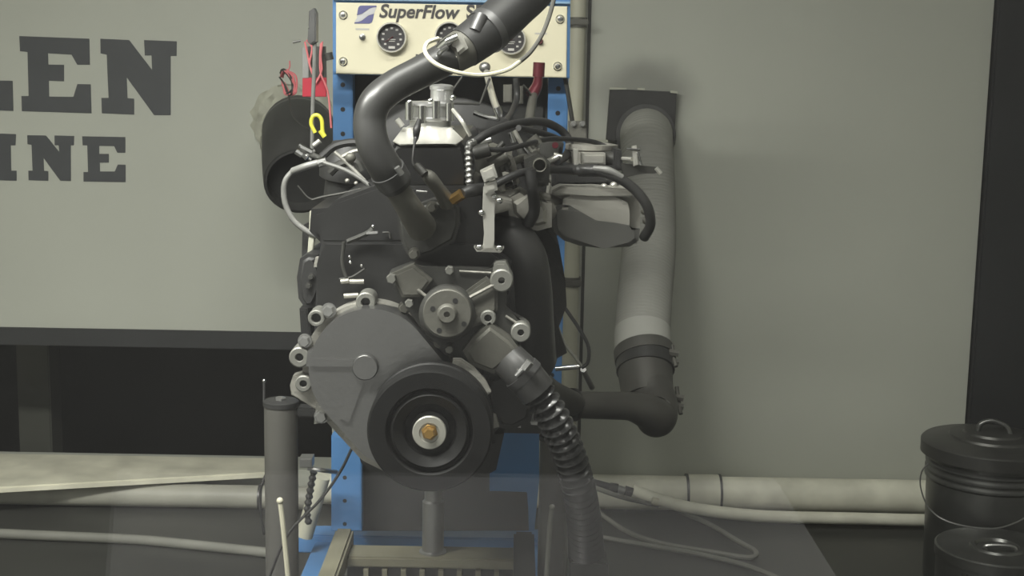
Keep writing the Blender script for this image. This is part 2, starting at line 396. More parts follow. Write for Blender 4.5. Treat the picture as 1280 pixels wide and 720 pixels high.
# vertical conduit: run plus clips
xc = pt(719, 150, 3.46).x
t = empty('conduit', (xc, 3.46, 0), 'cream vertical conduit on the wall right of the blue post', 'conduit')
rc = 10.0*sc(720, 100, 3.46)
MB().cyl((xc, 3.46, zb+rb+0.002), (xc, 3.46, CEIL), rc, seg=18).build('pipe_run', 'conduit', t)
for py in (28, 352):
    z = pt(719, py, 3.46).z
    b = MB(); b.lathe(Vector((xc, 3.46, z)), (0, 0, 1), [(rc, -0.012), (rc+0.004, -0.012), (rc+0.004, 0.012), (rc, 0.012)], 18); b.box((xc, 3.46-rc-0.004, z), (0.05, 0.008, 0.014), None, 0.002); b.build('clip', 'iron', t)
# wall panel seam strip behind the conduit
b = MB(); xs = pt(736, 60, YW).x; b.boxw(xs-0.004, xs+0.004, YW-0.004, YW, zb, CEIL); struct(b.build('trim_3', 'irond'), 'narrow dark seam strip on the wall beside the conduit')
# pale strip lying on the floor, left
b = MB(); A = [onz(-60, 661, 0.012), onz(0, 667, 0.012), onz(160, 674, 0.012), onz(240, 681, 0.012), onz(345, 692, 0.012)]
b.tubew(catmull(A, 6), 0.012, 10)
tag(b.build('floor_hose', 'cable'), 'drab hose lying on the dark floor under the opening', 'hose')

# ================================================================== LEFT DUCT, WIRES
t = empty('intake_duct', pt(374, 170, YW), 'black round duct elbow sticking out of the wall, foam sealed', 'duct')
b = MB(); b.tube([(374, 166, YW+0.02, 46), (374, 166, 3.36, 46), (374, 176, 3.24, 46), (374, 205, 3.13, 46), (376, 227, 3.06, 46)], 46, 30, 6, cap=False)
b.lathe(pt(376, 227, 3.06), pt(376, 227, 3.06)-pt(374, 205, 3.13), [(46*sc(376, 227, 3.06), -0.001), (42*sc(376, 227, 3.06), 0.001), (41*sc(376, 227, 3.06), -0.03), (0, -0.035)], 30)
b.build('elbow', 'soot', t)
b = MB(); b.tube([(374, 168, 3.31, 47.2), (374, 170, 3.295, 47.2)], 47, 30, 1, cap=False); b.build('seam_band', 'darksteel', t)
# foam: lumpy ring flattened on the wall
b = MB(); n = 44; prev = None; c0 = pt(372, 158, YW)
for ring_i, (rr, yy) in enumerate(((68, 0.0), (65, 0.009), (60, 0.014), (54, 0.009), (45, 0.016))):
    R = []
    for k in range(n):
        a = 2*math.pi*k/n; q = rr*(1+0.05*math.sin(3*a+ring_i)+random.uniform(-.05, .05)); kx = 0.84 if math.cos(a) < 0 else 0.70
        R.append(b.bm.verts.new(c0 + Vector((q*kx*math.cos(a)*0.002, -yy*(1+random.uniform(-.6, .6)) if yy else 0, q*0.00162*math.sin(a)))))
    if prev: b.bridge(prev, R)
    prev = R
b.build('foam_seal', 'caulk', t, sharp=60)
# grey rod with a black clip, red tag, pink leads, yellow clip
t = empty('hanging_rod', pt(390, 196, 2.45), 'thin grey upright rod with a black clip beside the red tag', 'rod')
MB().tube([(393, 20, 2.45), (393, 80, 2.45), (391, 130, 2.45), (390, 196, 2.45)], 2.6, 8).build('rod', 'greyhose', t)
b = MB(); b.prism([(386, 14), (392, 10), (395, 16), (395, 52), (388, 56), (384, 52), (385, 36), (387, 32)], 2.44, 2.47, 0.002); b.build('clip', 'darksteel', t)
t = empty('red_tag', pt(393, 121, 2.6), 'red and grey tag with pink cords beside the blue post', 'tag')
MB().prism([(378, 97), (408, 97), (408, 121), (378, 121)], 2.6, 2.606, 0.001).build('card', 'red', t)
MB().prism([(378, 60), (385, 58), (386, 98), (378, 98)], 2.6, 2.61, 0.001).build('sleeve', 'steel', t)
MB().prism([(386, 58), (407, 58), (408, 98), (386, 98)], 2.603, 2.609, 0.001).build('backing', 'irond', t)
for q in ([(381, 52), (384, 66), (388, 85), (394, 100)], [(403, 52), (401, 70), (402, 88), (395, 104)], [(401, 54), (400, 72), (401, 92), (410, 116), (414, 160)], [(383, 50), (390, 60), (387, 80), (392, 92)]):
    MB().tube([(x, y, 2.595) for x, y in q], 1.3, 6).build('cord', 'pink', t)
MB().tube([(366, 53, 2.6), (376, 51, 2.6)], 1.8, 8).build('pin', 'chrome', t)
b = MB(); b.tube([(410, 66, 2.6), (412, 75, 2.6)], 5.5, 10); b.build('toggle', 'irond', t)
t = empty('lead_bundle', pt(356, 118, 3.02), 'bundle of pink and brown leads looped above the black duct', 'wires')
for k in range(7):
    j = lambda: random.uniform(-3.5, 3.5)
    MB().tube([(352+j(), 94+j(), 3.02), (356+j(), 90+j(), 3.0), (366+j(), 97+j(), 3.0), (368+j(), 112+j(), 2.98), (360+j(), 118, 2.99), (352+j(), 103+j(), 3.01)], 1.3, 6).build('lead', 'pink' if k % 3 else 'irond', t)
MB().tube([(349, 96, 3.0), (356, 106, 3.0), (361, 120, 2.98), (364, 140, 2.9), (375, 155, 2.85), (392, 165, 2.8)], 1.2, 6).build('lead', 'irond', t)
MB().tube([(362, 76, 3.0), (362, 84, 3.0), (358, 92, 3.0)], 1.0, 6).build('lead', 'pink', t)
t = empty('yellow_clip', pt(402, 170, 2.4), 'small yellow loop clip hanging by the grey rod', 'clip')
MB().tube([(394, 166, 2.4), (389, 155, 2.4), (391, 146, 2.4), (397, 144, 2.4), (402, 150, 2.4), (403, 162, 2.4), (404, 169, 2.4)], 2.5, 8).build('loop', 'yellow', t)
MB().tube([(400, 163, 2.4), (406, 171, 2.4)], 3.2, 8).build('tip', 'yellow', t)

# ================================================================== DYNO STAND (blue frame)
YP = 2.75
def xp(px, py=100, Y=YP): return pt(px, py, Y).x
t = empty('dynamometer_stand', (xp(560), YP, 0), 'blue steel dynamometer stand behind the engine', 'stand')
STAND = t
def post(pxa, pxb, Y, z0, z1):
    xa = xp(pxa, 130, Y); xb = xp(pxb, 130, Y)
    p = MB().boxw(xa, xb, Y, Y+0.04, z0, z1, 0.002).build('post', 'blue', t)
    zz = z0+0.06
    ref = pt(428, 106, Y).z
    k = -30
    while True:
        z = ref - 0.0475*k
        k += 1
        if z > z1-0.02: continue
        if z < z0+0.03: break
        b = MB(); b.lathe(Vector(((xa+xb)/2, Y, z)), (0, -1, 0), [(0, 0.0004), (0.0048, 0.0004), (0.0048, -0.002)], 10); b.build('hole', 'black', p)
    return p
ztop = pt(560, -20, YP).z
post(416, 441, YP, 0.12, ztop); post(685, 710, YP, 0.12, ztop)
zr = pt(540, 668, 2.72).z
MB().boxw(xp(372, 660, 2.7), xp(672, 660, 2.7), 2.68, 2.74, zr-0.03, zr+0.008, 0.003).build('cross_beam', 'blue', t)
# side rails running forward along the floor
for (pa, pb, ya) in ((371, 408, 1.9), (655, 690, 2.34)):
    xa = xp(pa, 690, 2.45); xb = xp(pb, 690, 2.45)
    MB().boxw(xa, xb, ya, 2.78, zr-0.06, zr-0.005, 0.003).build('side_rail', 'blue', t)
    for y in (ya+0.06, 2.72): MB().boxw(xa+0.008, xb-0.008, y-0.02, y+0.02, 0, zr-0.055).build('leg', 'blue', t)
# lower blue uprights / plate under engine
b = MB(); b.prism([(414, 545), (452, 548), (452, 664), (414, 664)], 2.55, 2.58, 0.002); p = b.build('gusset_plate', 'blue', t)
for py in (597, 626, 655): MB().lathe(pt(431, py, 2.55), (0, -1, 0), [(0, 0.0004), (0.004, 0.0004), (0.004, -0.001)], 10).build('hole', 'black', p)
b = MB(); b.prism([(612, 528), (674, 524), (674, 602), (668, 664), (661, 664), (660, 614), (612, 614)], 2.5, 2.53, 0.002); b.build('gusset_plate', 'blue', t)
b = MB(); b.prism([(440, 540), (668, 540), (668, 664), (440, 664)], 2.62, 2.66, 0.002); b.build('dark_backdrop', 'fabric', t)  # dark sheet added so the space behind the lower frame stays dark
# absorber housing behind the engine: a drum with a flange
c = pt(563, 250, 2.74); k = sc(563, 250, 2.74)
b = MB(); b.lathe(c, (0, -1, 0), [(0, 0.12), (70*k, 0.12), (74*k, 0.11), (74*k, 0.06), (124*k, 0.055), (128*k, 0.05), (128*k, -0.14), (0, -0.14)], 40); b.build('absorber_drum', 'black', t)
b = MB(); b.prism([(442, 92), (685, 96), (685, 290), (650, 420), (470, 420), (442, 290)], 2.80, 2.9, 0.01); b.build('housing', 'fabric', t)
b = MB(); b.tube([(555, 128, 2.6), (578, 96, 2.6)], 1.6, 6); b.tube([(553, 129, 2.6), (600, 130, 2.6)], 1.6, 6); b.tube([(600, 130, 2.6), (612, 98, 2.6)], 1.6, 6); b.build('brace', 'irond', t)
for (x0_, x1_, y0_, y1_) in ((629, 640, 106, 128), (643, 654, 108, 130)):
    MB().prism([(x0_, y0_), (x1_, y0_), (x1_, y1_), (x0_, y1_)], 2.58, 2.62, 0.002).build('solenoid_valve', 'iron', t)
MB().tube([(645, 98, 2.55), (646, 122, 2.55), (640, 140, 2.5), (632, 152, 2.4)], 4.0, 10).build('control_cable', 'rubber2', t)
# crossbar and cylinder in front
t = empty('engine_cradle', (xp(545, 690, 2.2), 2.2, 0), 'olive steel cradle bar with a grey jack cylinder under the engine', 'cradle')
zt = pt(545, 690, 2.2).z
MB().boxw(xp(432, 690, 2.2), xp(668, 690, 2.2), 2.17, 2.23, zt-0.018, zt, 0.003).build('crossbar', 'tan', t)
MB().boxw(xp(436, 690, 2.2), xp(664, 690, 2.2), 2.18, 2.22, zt-0.05, zt-0.018).build('web', 'irond', t)
for k in range(9):
    x = xp(460+k*23, 710, 2.2); MB().boxw(x-0.004, x+0.004, 2.166, 2.182, zt-0.05, zt-0.02).build('rib', 'tan', t)
for (pa, pb) in ((414, 437), (642, 668)):
    xa = xp(pa, 690, 2.2); xb = xp(pb, 690, 2.2)
    b = MB(); b.boxw(xa, xb, 2.0, 2.26, zt-0.02, zt+0.018, 0.004); b.build('bracket', 'tan' if pa < 500 else 'irond', t)
    MB().boxw(xa+0.003, xb-0.003, 2.0, 2.06, 0, zt-0.018, 0.003).build('leg', 'irond', t)
b = MB(); c = pt(541, 694, 2.2); k = sc(541, 694, 2.2)
b.lathe(c, (0, 0, 1), [(0, 0), (17*k, 0), (17*k, 0.008), (13.5*k, 0.010), (13.5*k, 0.092), (11*k, 0.095), (11*k, 0.14), (0, 0.14)], 24); b.build('jack_cylinder', 'steel', t)

def column(pxc, pytop, rpx, Y, label, group=None):
    c = pt(pxc, pytop, Y); k = sc(pxc, pytop, Y); x, y, z = c; r = rpx*k
    t = empty('support_column', (x, y, 0), label, 'column', group)
    MB().lathe(Vector((x, y, 0)), (0, 0, 1), [(0, 0), (r*1.7, 0), (r*1.7, 0.01), (r, 0.012), (r, z-0.004), (0, z-0.004)], 26).build('tube', 'col', t)
    MB().lathe(Vector((x, y, z-0.006)), (0, 0, 1), [(0, 0), (r*1.06, 0), (r*1.06, 0.007), (r*0.95, 0.009), (0, 0.009)], 26).build('cap', 'rubber2', t)
    MB().lathe(Vector((x, y, z+0.002)), (0, 0, 1), [(0.009, 0), (0.009, 0.004), (0.005, 0.006), (0, 0.0065)], 6).build('bolt', 'steel', t)
    return t
tc = column(351, 502, 21, 2.15, 'grey tube column with black cap left of the silver timing cover')
MB().tube([(330, 502, 2.15), (330, 478, 2.15)], 1.6, 6).build('stud', 'darksteel', tc); MB().sph(pt(330, 476, 2.15), 0.003).build('stud_tip', 'chrome', tc)
column(693, 545, 18, 2.15, 'dark tube column between the blue plate and the ribbed hose')
b = MB(); b.tube([(350, 626, 1.95), (354, 660, 1.95), (360, 722, 1.95), (366, 790, 1.95)], 3.2, 8); b.sph(pt(350, 626, 1.95), 4.4*sc(350, 626, 1.95))
tag(b.build('prop_rod', 'rodw'), 'off-white prop rod leaning in front of the grey column', 'rod')
b = MB(); b.tube([(690, 634, 1.95), (687, 660, 1.95), (683, 722, 1.95), (678, 790, 1.95)], 3.0, 8); b.sph(pt(690, 634, 1.95), 3.8*sc(690, 634, 1.95))
tag(b.build('prop_rod', 'cable'), 'grey-white prop rod leaning beside the ribbed hose', 'rod')
for q, Y, lab in (([(440, 560), (425, 590), (400, 625), (360, 668), (335, 725)], 2.0, 'thin black lead sagging from the engine past the grey column'),
             ([(332, 594), (326, 612), (326, 640), (330, 668)], 2.3, 'short black lead curled against the grey column'),
             ([(392, 590), (388, 612), (384, 640), (386, 655)], 2.5, 'dark spring-coiled cable hanging right of the grey column')):
    b = MB(); b.tube([(x, y, Y) for x, y in q], 1.8 if Y < 2.4 else 5, 8, 10, ripple=None if Y < 2.4 else (0.012, 0.35)); tag(b.build('lead', 'rubber2'), lab, 'cable')
b = MB(); b.tube([(385, 585, 2.45), (404, 588, 2.45), (420, 590, 2.5)], 3, 8); b.prism([(374, 573), (390, 573), (390, 585), (374, 585)], 2.44, 2.47, 0.002); tag(b.build('drain_valve', 'steel'), 'small steel valve on the low branch pipe', 'valve')
b = MB(); b.tube([(402, 596, 2.6), (392, 630, 2.6), (380, 670, 2.6)], 11, 14); tag(b.build('branch_pipe', 'conduit'), 'pale sloping pipe between the column and the blue frame', 'pipe')

# ================================================================== INSTRUMENT PANEL
YI = 2.69
t = empty('instrument_panel', pt(564, 92, YI), 'cream instrument panel with three round gauges and SuperFlow lettering', 'panel')
IP = t
MB().prism([(420, 3), (709, 8), (708, 97), (420, 92)], YI, YI+0.01, 0.0015).build('faceplate', 'cream', t)
MB().prism([(416, -2), (713, 3), (712, 98), (416, 93)], YI+0.006, YI+0.055, 0.002).build('frame', 'blue', t)
b = MB(); b.prism([(416, -3), (713, 2), (713, 5), (416, 0)], YI-0.004, YI+0.02, 0.001); b.build('top_lip', 'bluel', t)
def gauge(px, py, r):
    k = sc(px, py, YI); c = pt(px, py, YI); ax = (0, -1, 0)
    g = MB().lathe(c, ax, [(r*k, -0.004), (r*k, 0.012), (r*k*0.96, 0.016), (r*k*0.90, 0.016), (r*k*0.86, 0.010), (r*k*0.86, 0.004)], 36).build('gauge', 'alub', t)
    MB().lathe(c, ax, [(r*k*0.88, 0.004), (0, 0.004)], 30).build('dial', 'face', g)
    b = MB()
    for i in range(9):
        a = math.radians(-225+i*33.75)
        v = Vector((math.cos(a), 0, -math.sin(a)))
        b.box(c+v*r*k*0.6+Vector((0, -0.005, 0)), (r*k*0.16, 0.0012, r*k*0.12))
    b.box(c+Vector((0, -0.005, -r*k*0.64)), (r*k*0.42, 0.0012, r*k*0.16))
    b.box(c+Vector((0, -0.005, -r*k*0.12)), (r*k*0.5, 0.0012, r*k*0.05)); b.box(c+Vector((0, -0.005, -r*k*0.24)), (r*k*0.4, 0.0012, r*k*0.05))
    b.build('dial_marks', 'mark', g)
    a = math.radians(215); v = Vector((math.cos(a), 0, math.sin(a)))
    MB().cyl(c+Vector((0, -0.007, 0))-v*r*k*0.1, c+Vector((0, -0.007, 0))+v*r*k*0.55, 0.0009, 0.0004, 6).build('needle', 'redd', g)
gauge(490, 47, 19); gauge(562, 46, 18.5); gauge(639, 50, 18.5)
for (x, y) in ((429, 19), (429, 77), (700, 24), (697, 83)):
    k = sc(x, y, YI); c = pt(x, y, YI)
    b = MB(); b.lathe(c, (0, -1, 0), [(5.6*k, -0.002), (5.6*k, 0.001), (4.6*k, 0.002), (4.4*k, 0.005), (3.2*k, 0.0075), (0, 0.0085)], 18); b.build('screw', 'chrome', t)
k = sc(453, 46, YI)
b = MB(); b.lathe(pt(453, 46, YI), (0, -1, 0), [(4*k, -.002), (4*k, .003), (2.4*k, .004), (1.6*k, .009), (2.2*k, .018), (0, .02)], 14); b.build('toggle_switch', 'steel', t)
b = MB(); b.lathe(pt(675, 52, YI), (0, -1, 0), [(4*k, -.002), (4*k, .003), (3.2*k, .004), (3.2*k, .009), (2.4*k, .011), (0, .011)], 14); b.build('push_button', 'redd', t)
for (x, y) in ((521, 69), (516, 78), (524, 73)):
    MB().box(pt(x, y, YI)+Vector((0, -0.001, 0)), (0.004, 0.002, 0.004)).build('print_mark', 'print', t)
MB().box(pt(453, 36.5, YI), (17*k, 0.001, 2.2*k)).build('print_mark', 'mark', t)
MB().box(pt(676, 42, YI), (15*k, 0.001, 2*k)).build('print_mark', 'mark', t)
# logo
L1 = [(285, 53), (300, 50), (437, 50), (437, 64), (400, 68), (370, 78), (335, 104), (305, 125), (260, 138), (266, 100), (272, 70)]
L2 = [(415, 123), (405, 170), (395, 200), (375, 212), (238, 212), (238, 200), (275, 196), (305, 184), (335, 160), (365, 138)]
for Lg in (L1, L2): MB().prism([(410+x/7.2, x_y/7.2) for x, x_y in Lg], YI-0.0008, YI+0.001).build('logo_mark', 'logo', t)
L3 = [(437, 66), (400, 70), (370, 82), (335, 108), (305, 128), (260, 142), (262, 160), (240, 196), (275, 193), (305, 180), (335, 156), (365, 134), (415, 121), (425, 90)]
MB().prism([(410+x/7.2, x_y/7.2) for x, x_y in L3], YI-0.0005, YI+0.001).build('logo_mark', 'logolight', t)
def lettering(txt, px0, px1, pybase, shear, bold):
    cu = bpy.data.curves.new('t', 'FONT'); cu.body = txt; cu.size = 1; cu.shear = shear; cu.offset = bold; cu.extrude = 0.0
    o = bpy.data.objects.new('t', cu); COL.objects.link(o); bpy.context.view_layer.update()
    me = bpy.data.meshes.new_from_object(o.evaluated_get(bpy.context.evaluated_depsgraph_get()))
    bpy.data.objects.remove(o)
    xs = [v.co.x for v in me.vertices]; a, bb = min(xs), max(xs)
    A = pt(px0, pybase, YI-0.0012); B = pt(px1, pybase, YI-0.0012); s = (B.x-A.x)/(bb-a)
    sz = s
    for v in me.vertices:
        u, h = (v.co.x-a)*s, v.co.y*sz
        v.co = Vector((u, 0, h))
    me.materials.clear(); me.materials.append(M['print'])
    o = bpy.data.objects.new('lettering', me); COL.objects.link(o); o.parent = t; o.location = A - WLOC[t.name]
    return o
lettering('SuperFlow', 474, 575, 21.5, 0.22, 0.026)
lettering('SF', 583, 605, 23, 0.0, 0.028)
# chrome lever and red fitting on the lower edge
t2 = empty('chrome_lever', pt(622, 140, 2.5), 'long chrome lever hanging from the panel under the middle gauge', 'lever')
MB().sph(pt(606, 84, 2.66), 7.5*sc(606, 84, 2.66), (1, 0.8, 0.9)).build('ball_end', 'steel', t2)
MB().tube([(608, 90, 2.65, 4), (615, 118, 2.6, 4.5), (622, 138, 2.5, 4.5)], 4.4, 12).build('arm', 'alub', t2)
b = MB(); b.tube([(621, 134, 2.5), (626, 147, 2.5)], 6, 10); b.tube([(592, 141, 2.5), (606, 146, 2.5), (625, 149, 2.5)], 3, 8); b.build('clevis', 'chrome', t2)
t2 = empty('red_fitting', pt(666, 150, 2.55), 'dark red hose fitting with a grey tube under the panel corner', 'fitting')
MB().tube([(674, 78, 2.62), (673, 96, 2.62)], 7.5, 14).build('collar', 'redd', t2)
MB().tube([(673, 96, 2.62, 5.5), (671, 108, 2.61, 7), (664, 120, 2.6, 8)], 6, 12).build('elbow', 'redd', t2)
MB().tube([(667, 118, 2.6, 5), (664, 135, 2.55, 6), (661, 156, 2.5, 6)], 6, 12).build('tube', 'iron', t2)
MB().tube([(654, 106, 2.58), (660, 113, 2.58), (664, 119, 2.58)], 1.5, 6).build('pin', 'chrome', t2)

# ================================================================== THE ENGINE
E = empty('engine', (pt(540, 540, 2.1).x, 2.1, 0.36), 'black inline engine with silver timing cover on the test stand', 'engine')
# block, head
b = MB(); b.prism([(402, 300), (600, 300), (640, 330), (650, 470), (640, 520), (600, 560), (450, 560), (410, 500), (392, 420), (396, 330)], 1.88, 2.48, 0.006); b.build('cylinder_block', 'black', E)
b = MB(); b.prism([(470, 232), (605, 232), (612, 305), (400, 305), (398, 272), (420, 250)], 1.885, 2.46, 0.005); b.build('cylinder_head', 'black', E)
b = MB(); b.prism([(440, 545), (630, 545), (620, 590), (600, 600), (470, 600), (450, 580)], 1.93, 2.45, 0.01); b.build('oil_pan', 'black', E)
# valve cover
vc = MB().prism([(486, 188), (494, 178), (576, 178), (584, 188), (588, 215), (586, 238), (484, 238), (482, 215)], 1.89, 2.45, 0.008, 3).build('valve_cover', 'blackg', E)
A = [pt(491, 176, 1.893), pt(500, 181, 1.888), pt(560, 179.5, 1.888), pt(570, 181, 1.888), pt(579, 174, 1.893), pt(564, 159, 1.95), pt(504, 159, 1.95)]
b = MB(); b.prismw(A, Vector((0, 0.05, -0.012)), 0.001); b.build('lit_cover_chamfer', 'alub', vc)  # sloped chamfer in bright aluminium; overhead reflection put into its colour
k = sc(538, 150, 1.99); c = pt(538, 163, 1.99)
pz = lambda y0: (163-y0)*k
b = MB(); b.lathe(c, (0, 0, 1), [(30*k, 0), (30*k, 4*k), (26*k, 6*k), (26*k, 12*k), (30*k, 13*k), (30*k, 16*k), (27*k, 17*k), (27*k, 30*k), (29*k, 31*k), (29*k, 34*k), (25*k, 36*k), (0, 36*k)], 30)
cap = b.build('filler_stack', 'satin', E)
b = MB(); c2 = pt(552, 130, 1.985); b.lathe(c2, (0, 0, 1), [(14*k, 0), (14*k, 17*k), (15*k, 18*k), (15*k, 22*k), (11*k, 24*k), (0, 25*k)], 20); b.build('breather', 'satin', cap)
for (x, y) in ((512, 142), (528, 146), (545, 140), (562, 143)):
    b = MB(); b.cylp((x, y-14, 1.96), (x, y+8, 1.96), 5.5); b.build('stud', 'chrome', cap)
for (x, y) in ((538, 126), (512, 128), (566, 122)): MB().sph(pt(x, y, 1.96), 4*k).build('nut', 'chrome', cap)
MB().tube([(496, 149, 1.93), (503, 158, 1.93)], 3.6, 10).build('vent_stub', 'alub', vc)
# wire & boot over the cap
b = MB(); b.tube([(524, 150, 1.88, 3), (521, 162, 1.87, 5), (520, 172, 1.87, 3.5), (518, 180, 1.86, 1.6), (516, 200, 1.84, 1.6), (518, 208, 1.81, 1.6)], 3, 10); b.build('sensor_lead', 'rubber2', E)
b = MB(); b.tube([(566, 137, 1.92), (578, 152, 1.9), (588, 170, 1.9)], 2.6, 8); b.build('dipstick_tube', 'alub', E)
# spark lead boot: beaded
b = MB(); b.tube([(592, 178, 1.87), (586, 184, 1.86), (586, 212, 1.855), (587, 236, 1.85)], 5.5, 12, 8, ripple=(0.0075, 0.33)); b.build('spring_lead', 'steel', E)

# --- timing cover
fl = MB().prism(hull2((462, 462, 84), (528, 530, 74), (474, 546, 36)), 1.845, 1.88, 0.002).build('timing_cover', 'aluc', E)
b = MB(); b.prism(hull2((463, 463, 77), (526, 528, 70), (474, 546, 30)), 1.803, 1.85, 0.009, 4); b.build('cover_face', 'alu', fl)
k = sc(457, 458, 1.80)
MB().lathe(pt(457, 458, 1.803), (0, -1, 0), [(16.5*k, -0.002), (16.2*k, 0.007), (15*k, 0.009), (0, 0.009)], 32).build('boss', 'alu', fl)
b = MB(); b.prism([(388, 447), (443, 449), (442, 460), (387, 459)], 1.7995, 1.806, 0.0015); b.build('rib', 'alu', fl)
b = MB(); b.prism([(447, 472), (457, 475), (437, 530), (424, 524)], 1.8, 1.806, 0.0015); b.build('rib', 'alu', fl)
for (x, y, r, h) in ((457, 378, 12.5, 5.5), (395, 398, 10.5, 6), (374, 447, 13, 5), (379, 480, 10.5, 4.5)):
    MB().lug(x, y, r, h, 1.83, 1.868).build('lug', 'lugm', fl)
    MB().lathe(pt(x, y, 1.838), (0, -1, 0), [(0, 0.0), (h*sc(x, y, 1.838)*1.02, 0), (h*sc(x, y, 1.838), -0.002)], 16).build('bore_shade', 'rubber2', fl)  # black disc set in each bore for the shade inside
b = MB(); b.prism([(451, 386), (464, 386), (468, 398), (447, 398)], 1.804, 1.85, 0.002); b.build('lug_web', 'alu', fl)
b = MB(); b.prism([(384, 440), (396, 436), (396, 462), (382, 458)], 1.81, 1.85, 0.002); b.build('lug_web', 'alu', fl)
b = MB(); b.prism([(366, 470), (379, 466), (394, 476), (396, 500), (404, 512), (392, 511), (376, 500), (364, 494), (362, 482)], 1.84, 1.86, 0.002); b.build('lug_web', 'aluc', fl)
b = MB(); b.prism([(395, 505), (410, 508), (418, 526), (392, 531)], 1.835, 1.865, 0.003); b.build('lug_web', 'lugm', fl)
for (x, y, r) in ((411, 388, 7.5), (381, 426, 7), (402, 520, 7.5), (548, 428, 6.5), (506, 384, 6.5)):
    MB().hexbolt(x, y, 1.838, r, 0.010).build('bolt', 'steel' if x < 500 else 'iron', fl)

# --- damper
DC = (537, 540); Yd = 1.725; k = sc(*DC, Yd); c = pt(*DC, Yd)
dm = MB().lathe(c, (0, -1, 0), [(79*k, -0.062), (79*k, -0.045), (75*k, -0.042), (75*k, -0.036), (79*k, -0.033), (79*k, -0.006), (76*k, 0), (56*k, 0), (54*k, -0.003), (54*k, -0.012), (50*k, -0.013), (49*k, -0.004), (46*k, -0.002), (34*k, -0.010), (32*k, -0.018), (24*k, -0.018), (24*k, -0.010), (0, -0.010)], 64).build('vibration_damper', 'damper', E)
MB().lathe(pt(*DC, Yd+0.010), (0, -1, 0), [(21.5*k, -0.004), (21.5*k, 0.004), (20.5*k, 0.005), (13*k, 0.005), (12.5*k, 0.0035), (0, 0.0035)], 36).build('washer', 'washer', dm)
MB().lathe(pt(*DC, Yd+0.0065), (0, -1, 0), [(10.5*k, -0.002), (10.5*k, 0.002), (9*k, 0.003), (7.6*k, 0.003), (7.6*k, 0.009), (6.2*k, 0.0115), (0, 0.0115)], 6).build('bolt', 'brass', dm)
b = MB(); b.prism([(566, 449), (576, 449), (592, 460), (606, 475), (614, 490), (608, 496), (603, 494), (594, 480), (580, 466), (565, 457)], 1.79, 1.80, 0.002); b.build('timing_tab', 'aluc', E)
for q in ([(614, 492), (614, 530), (618, 540)],): MB().tube([(x, y, 1.80) for x, y in q], 1.6, 6).build('tab_edge', 'irond', E)

# --- water pump
wp = MB().prism([(486, 342), (517, 330), (545, 337), (612, 340), (618, 330), (634, 330), (642, 352), (637, 365), (630, 374), (628, 385), (640, 396), (655, 404), (663, 416), (652, 428), (641, 426), (652, 441), (617, 469), (590, 456), (556, 444), (535, 424), (520, 402), (498, 372)], 1.825, 1.87, 0.005).build('water_pump', 'irond', E)
b = MB(); b.prism([(488, 343), (517, 331), (540, 350), (524, 372), (502, 372)], 1.812, 1.84, 0.004); b.build('arm', 'iron', wp)
b = MB(); b.prism([(592, 422), (612, 404), (640, 425), (652, 441), (617, 469), (588, 458), (578, 440)], 1.80, 1.84, 0.008, 3); b.build('outlet', 'iron', wp)
b = MB(); b.prism([(572, 372), (608, 346), (622, 360), (622, 388), (608, 404), (590, 410)], 1.815, 1.84, 0.004); b.build('arm', 'iron', wp)
for q in ([(522, 362), (541, 377)], [(583, 374), (617, 356)]):
    MB().tube([(x, y, 1.81) for x, y in q], 2.2, 8).build('rib', 'aluc', wp)
MB().tube([(574, 339, 1.822), (614, 341, 1.822)], 1.4, 8).build('rib', 'aluc', wp); MB().tube([(632, 395, 1.822), (648, 405, 1.822)], 1.8, 8).build('rib', 'aluc', wp)
k = sc(560, 390, 1.76)
MB().lathe(pt(560, 388, 1.83), (0, -1, 0), [(36*k, 0), (36*k, 0.03), (30*k, 0.038), (20*k, 0.04), (20*k, 0.06)], 36).build('neck', 'irond', wp)
hf = MB().lathe(pt(559, 392, 1.768), (0, -1, 0), [(20*k, -0.012), (30*k, -0.012), (30.5*k, -0.010), (30.5*k, -0.001), (29.5*k, 0), (13*k, 0), (12*k, 0.006), (10*k, 0.008), (4*k, 0.008), (3.5*k, 0.003), (0, 0.003)], 40).build('hub_flange', 'iron', wp)
for (x, y) in ((541, 386), (569, 376), (549, 413), (580, 405)):
    MB().lathe(pt(x, y, 1.768), (0, -1, 0), [(0, 0.0004), (3.4*k, 0.0004), (3.4*k, -0.001)], 12).build('bolt_hole', 'black', hf)
for (x, y, r, h) in ((627, 351, 14.5, 4), (610, 398, 10, 4.5), (651, 416, 12.5, 4)):
    MB().lug(x, y, r, h, 1.808, 1.85, 0.012).build('lug', 'lugm', wp); MB().lathe(pt(x, y, 1.815), (0, -1, 0), [(0, 0), (h*sc(x, y, 1.815)*1.02, 0), (h*sc(x, y, 1.815), -0.002)], 14).build('bore_shade', 'rubber2', wp)  # black discs stand for the shade inside the lug holes
b = MB(); b.prism([(617, 331), (620, 328), (632, 328), (635, 333), (641, 350), (614, 352)], 1.811, 1.84, 0.003); b.build('lug_web', 'lugm', wp)
for (x, y, r) in ((490, 347, 6.5), (512, 378, 5.5), (562, 337, 5.5), (562, 435, 5.5)): MB().hexbolt(x, y, 1.818, r, 0.012, False).build('bolt', 'lugm', wp)

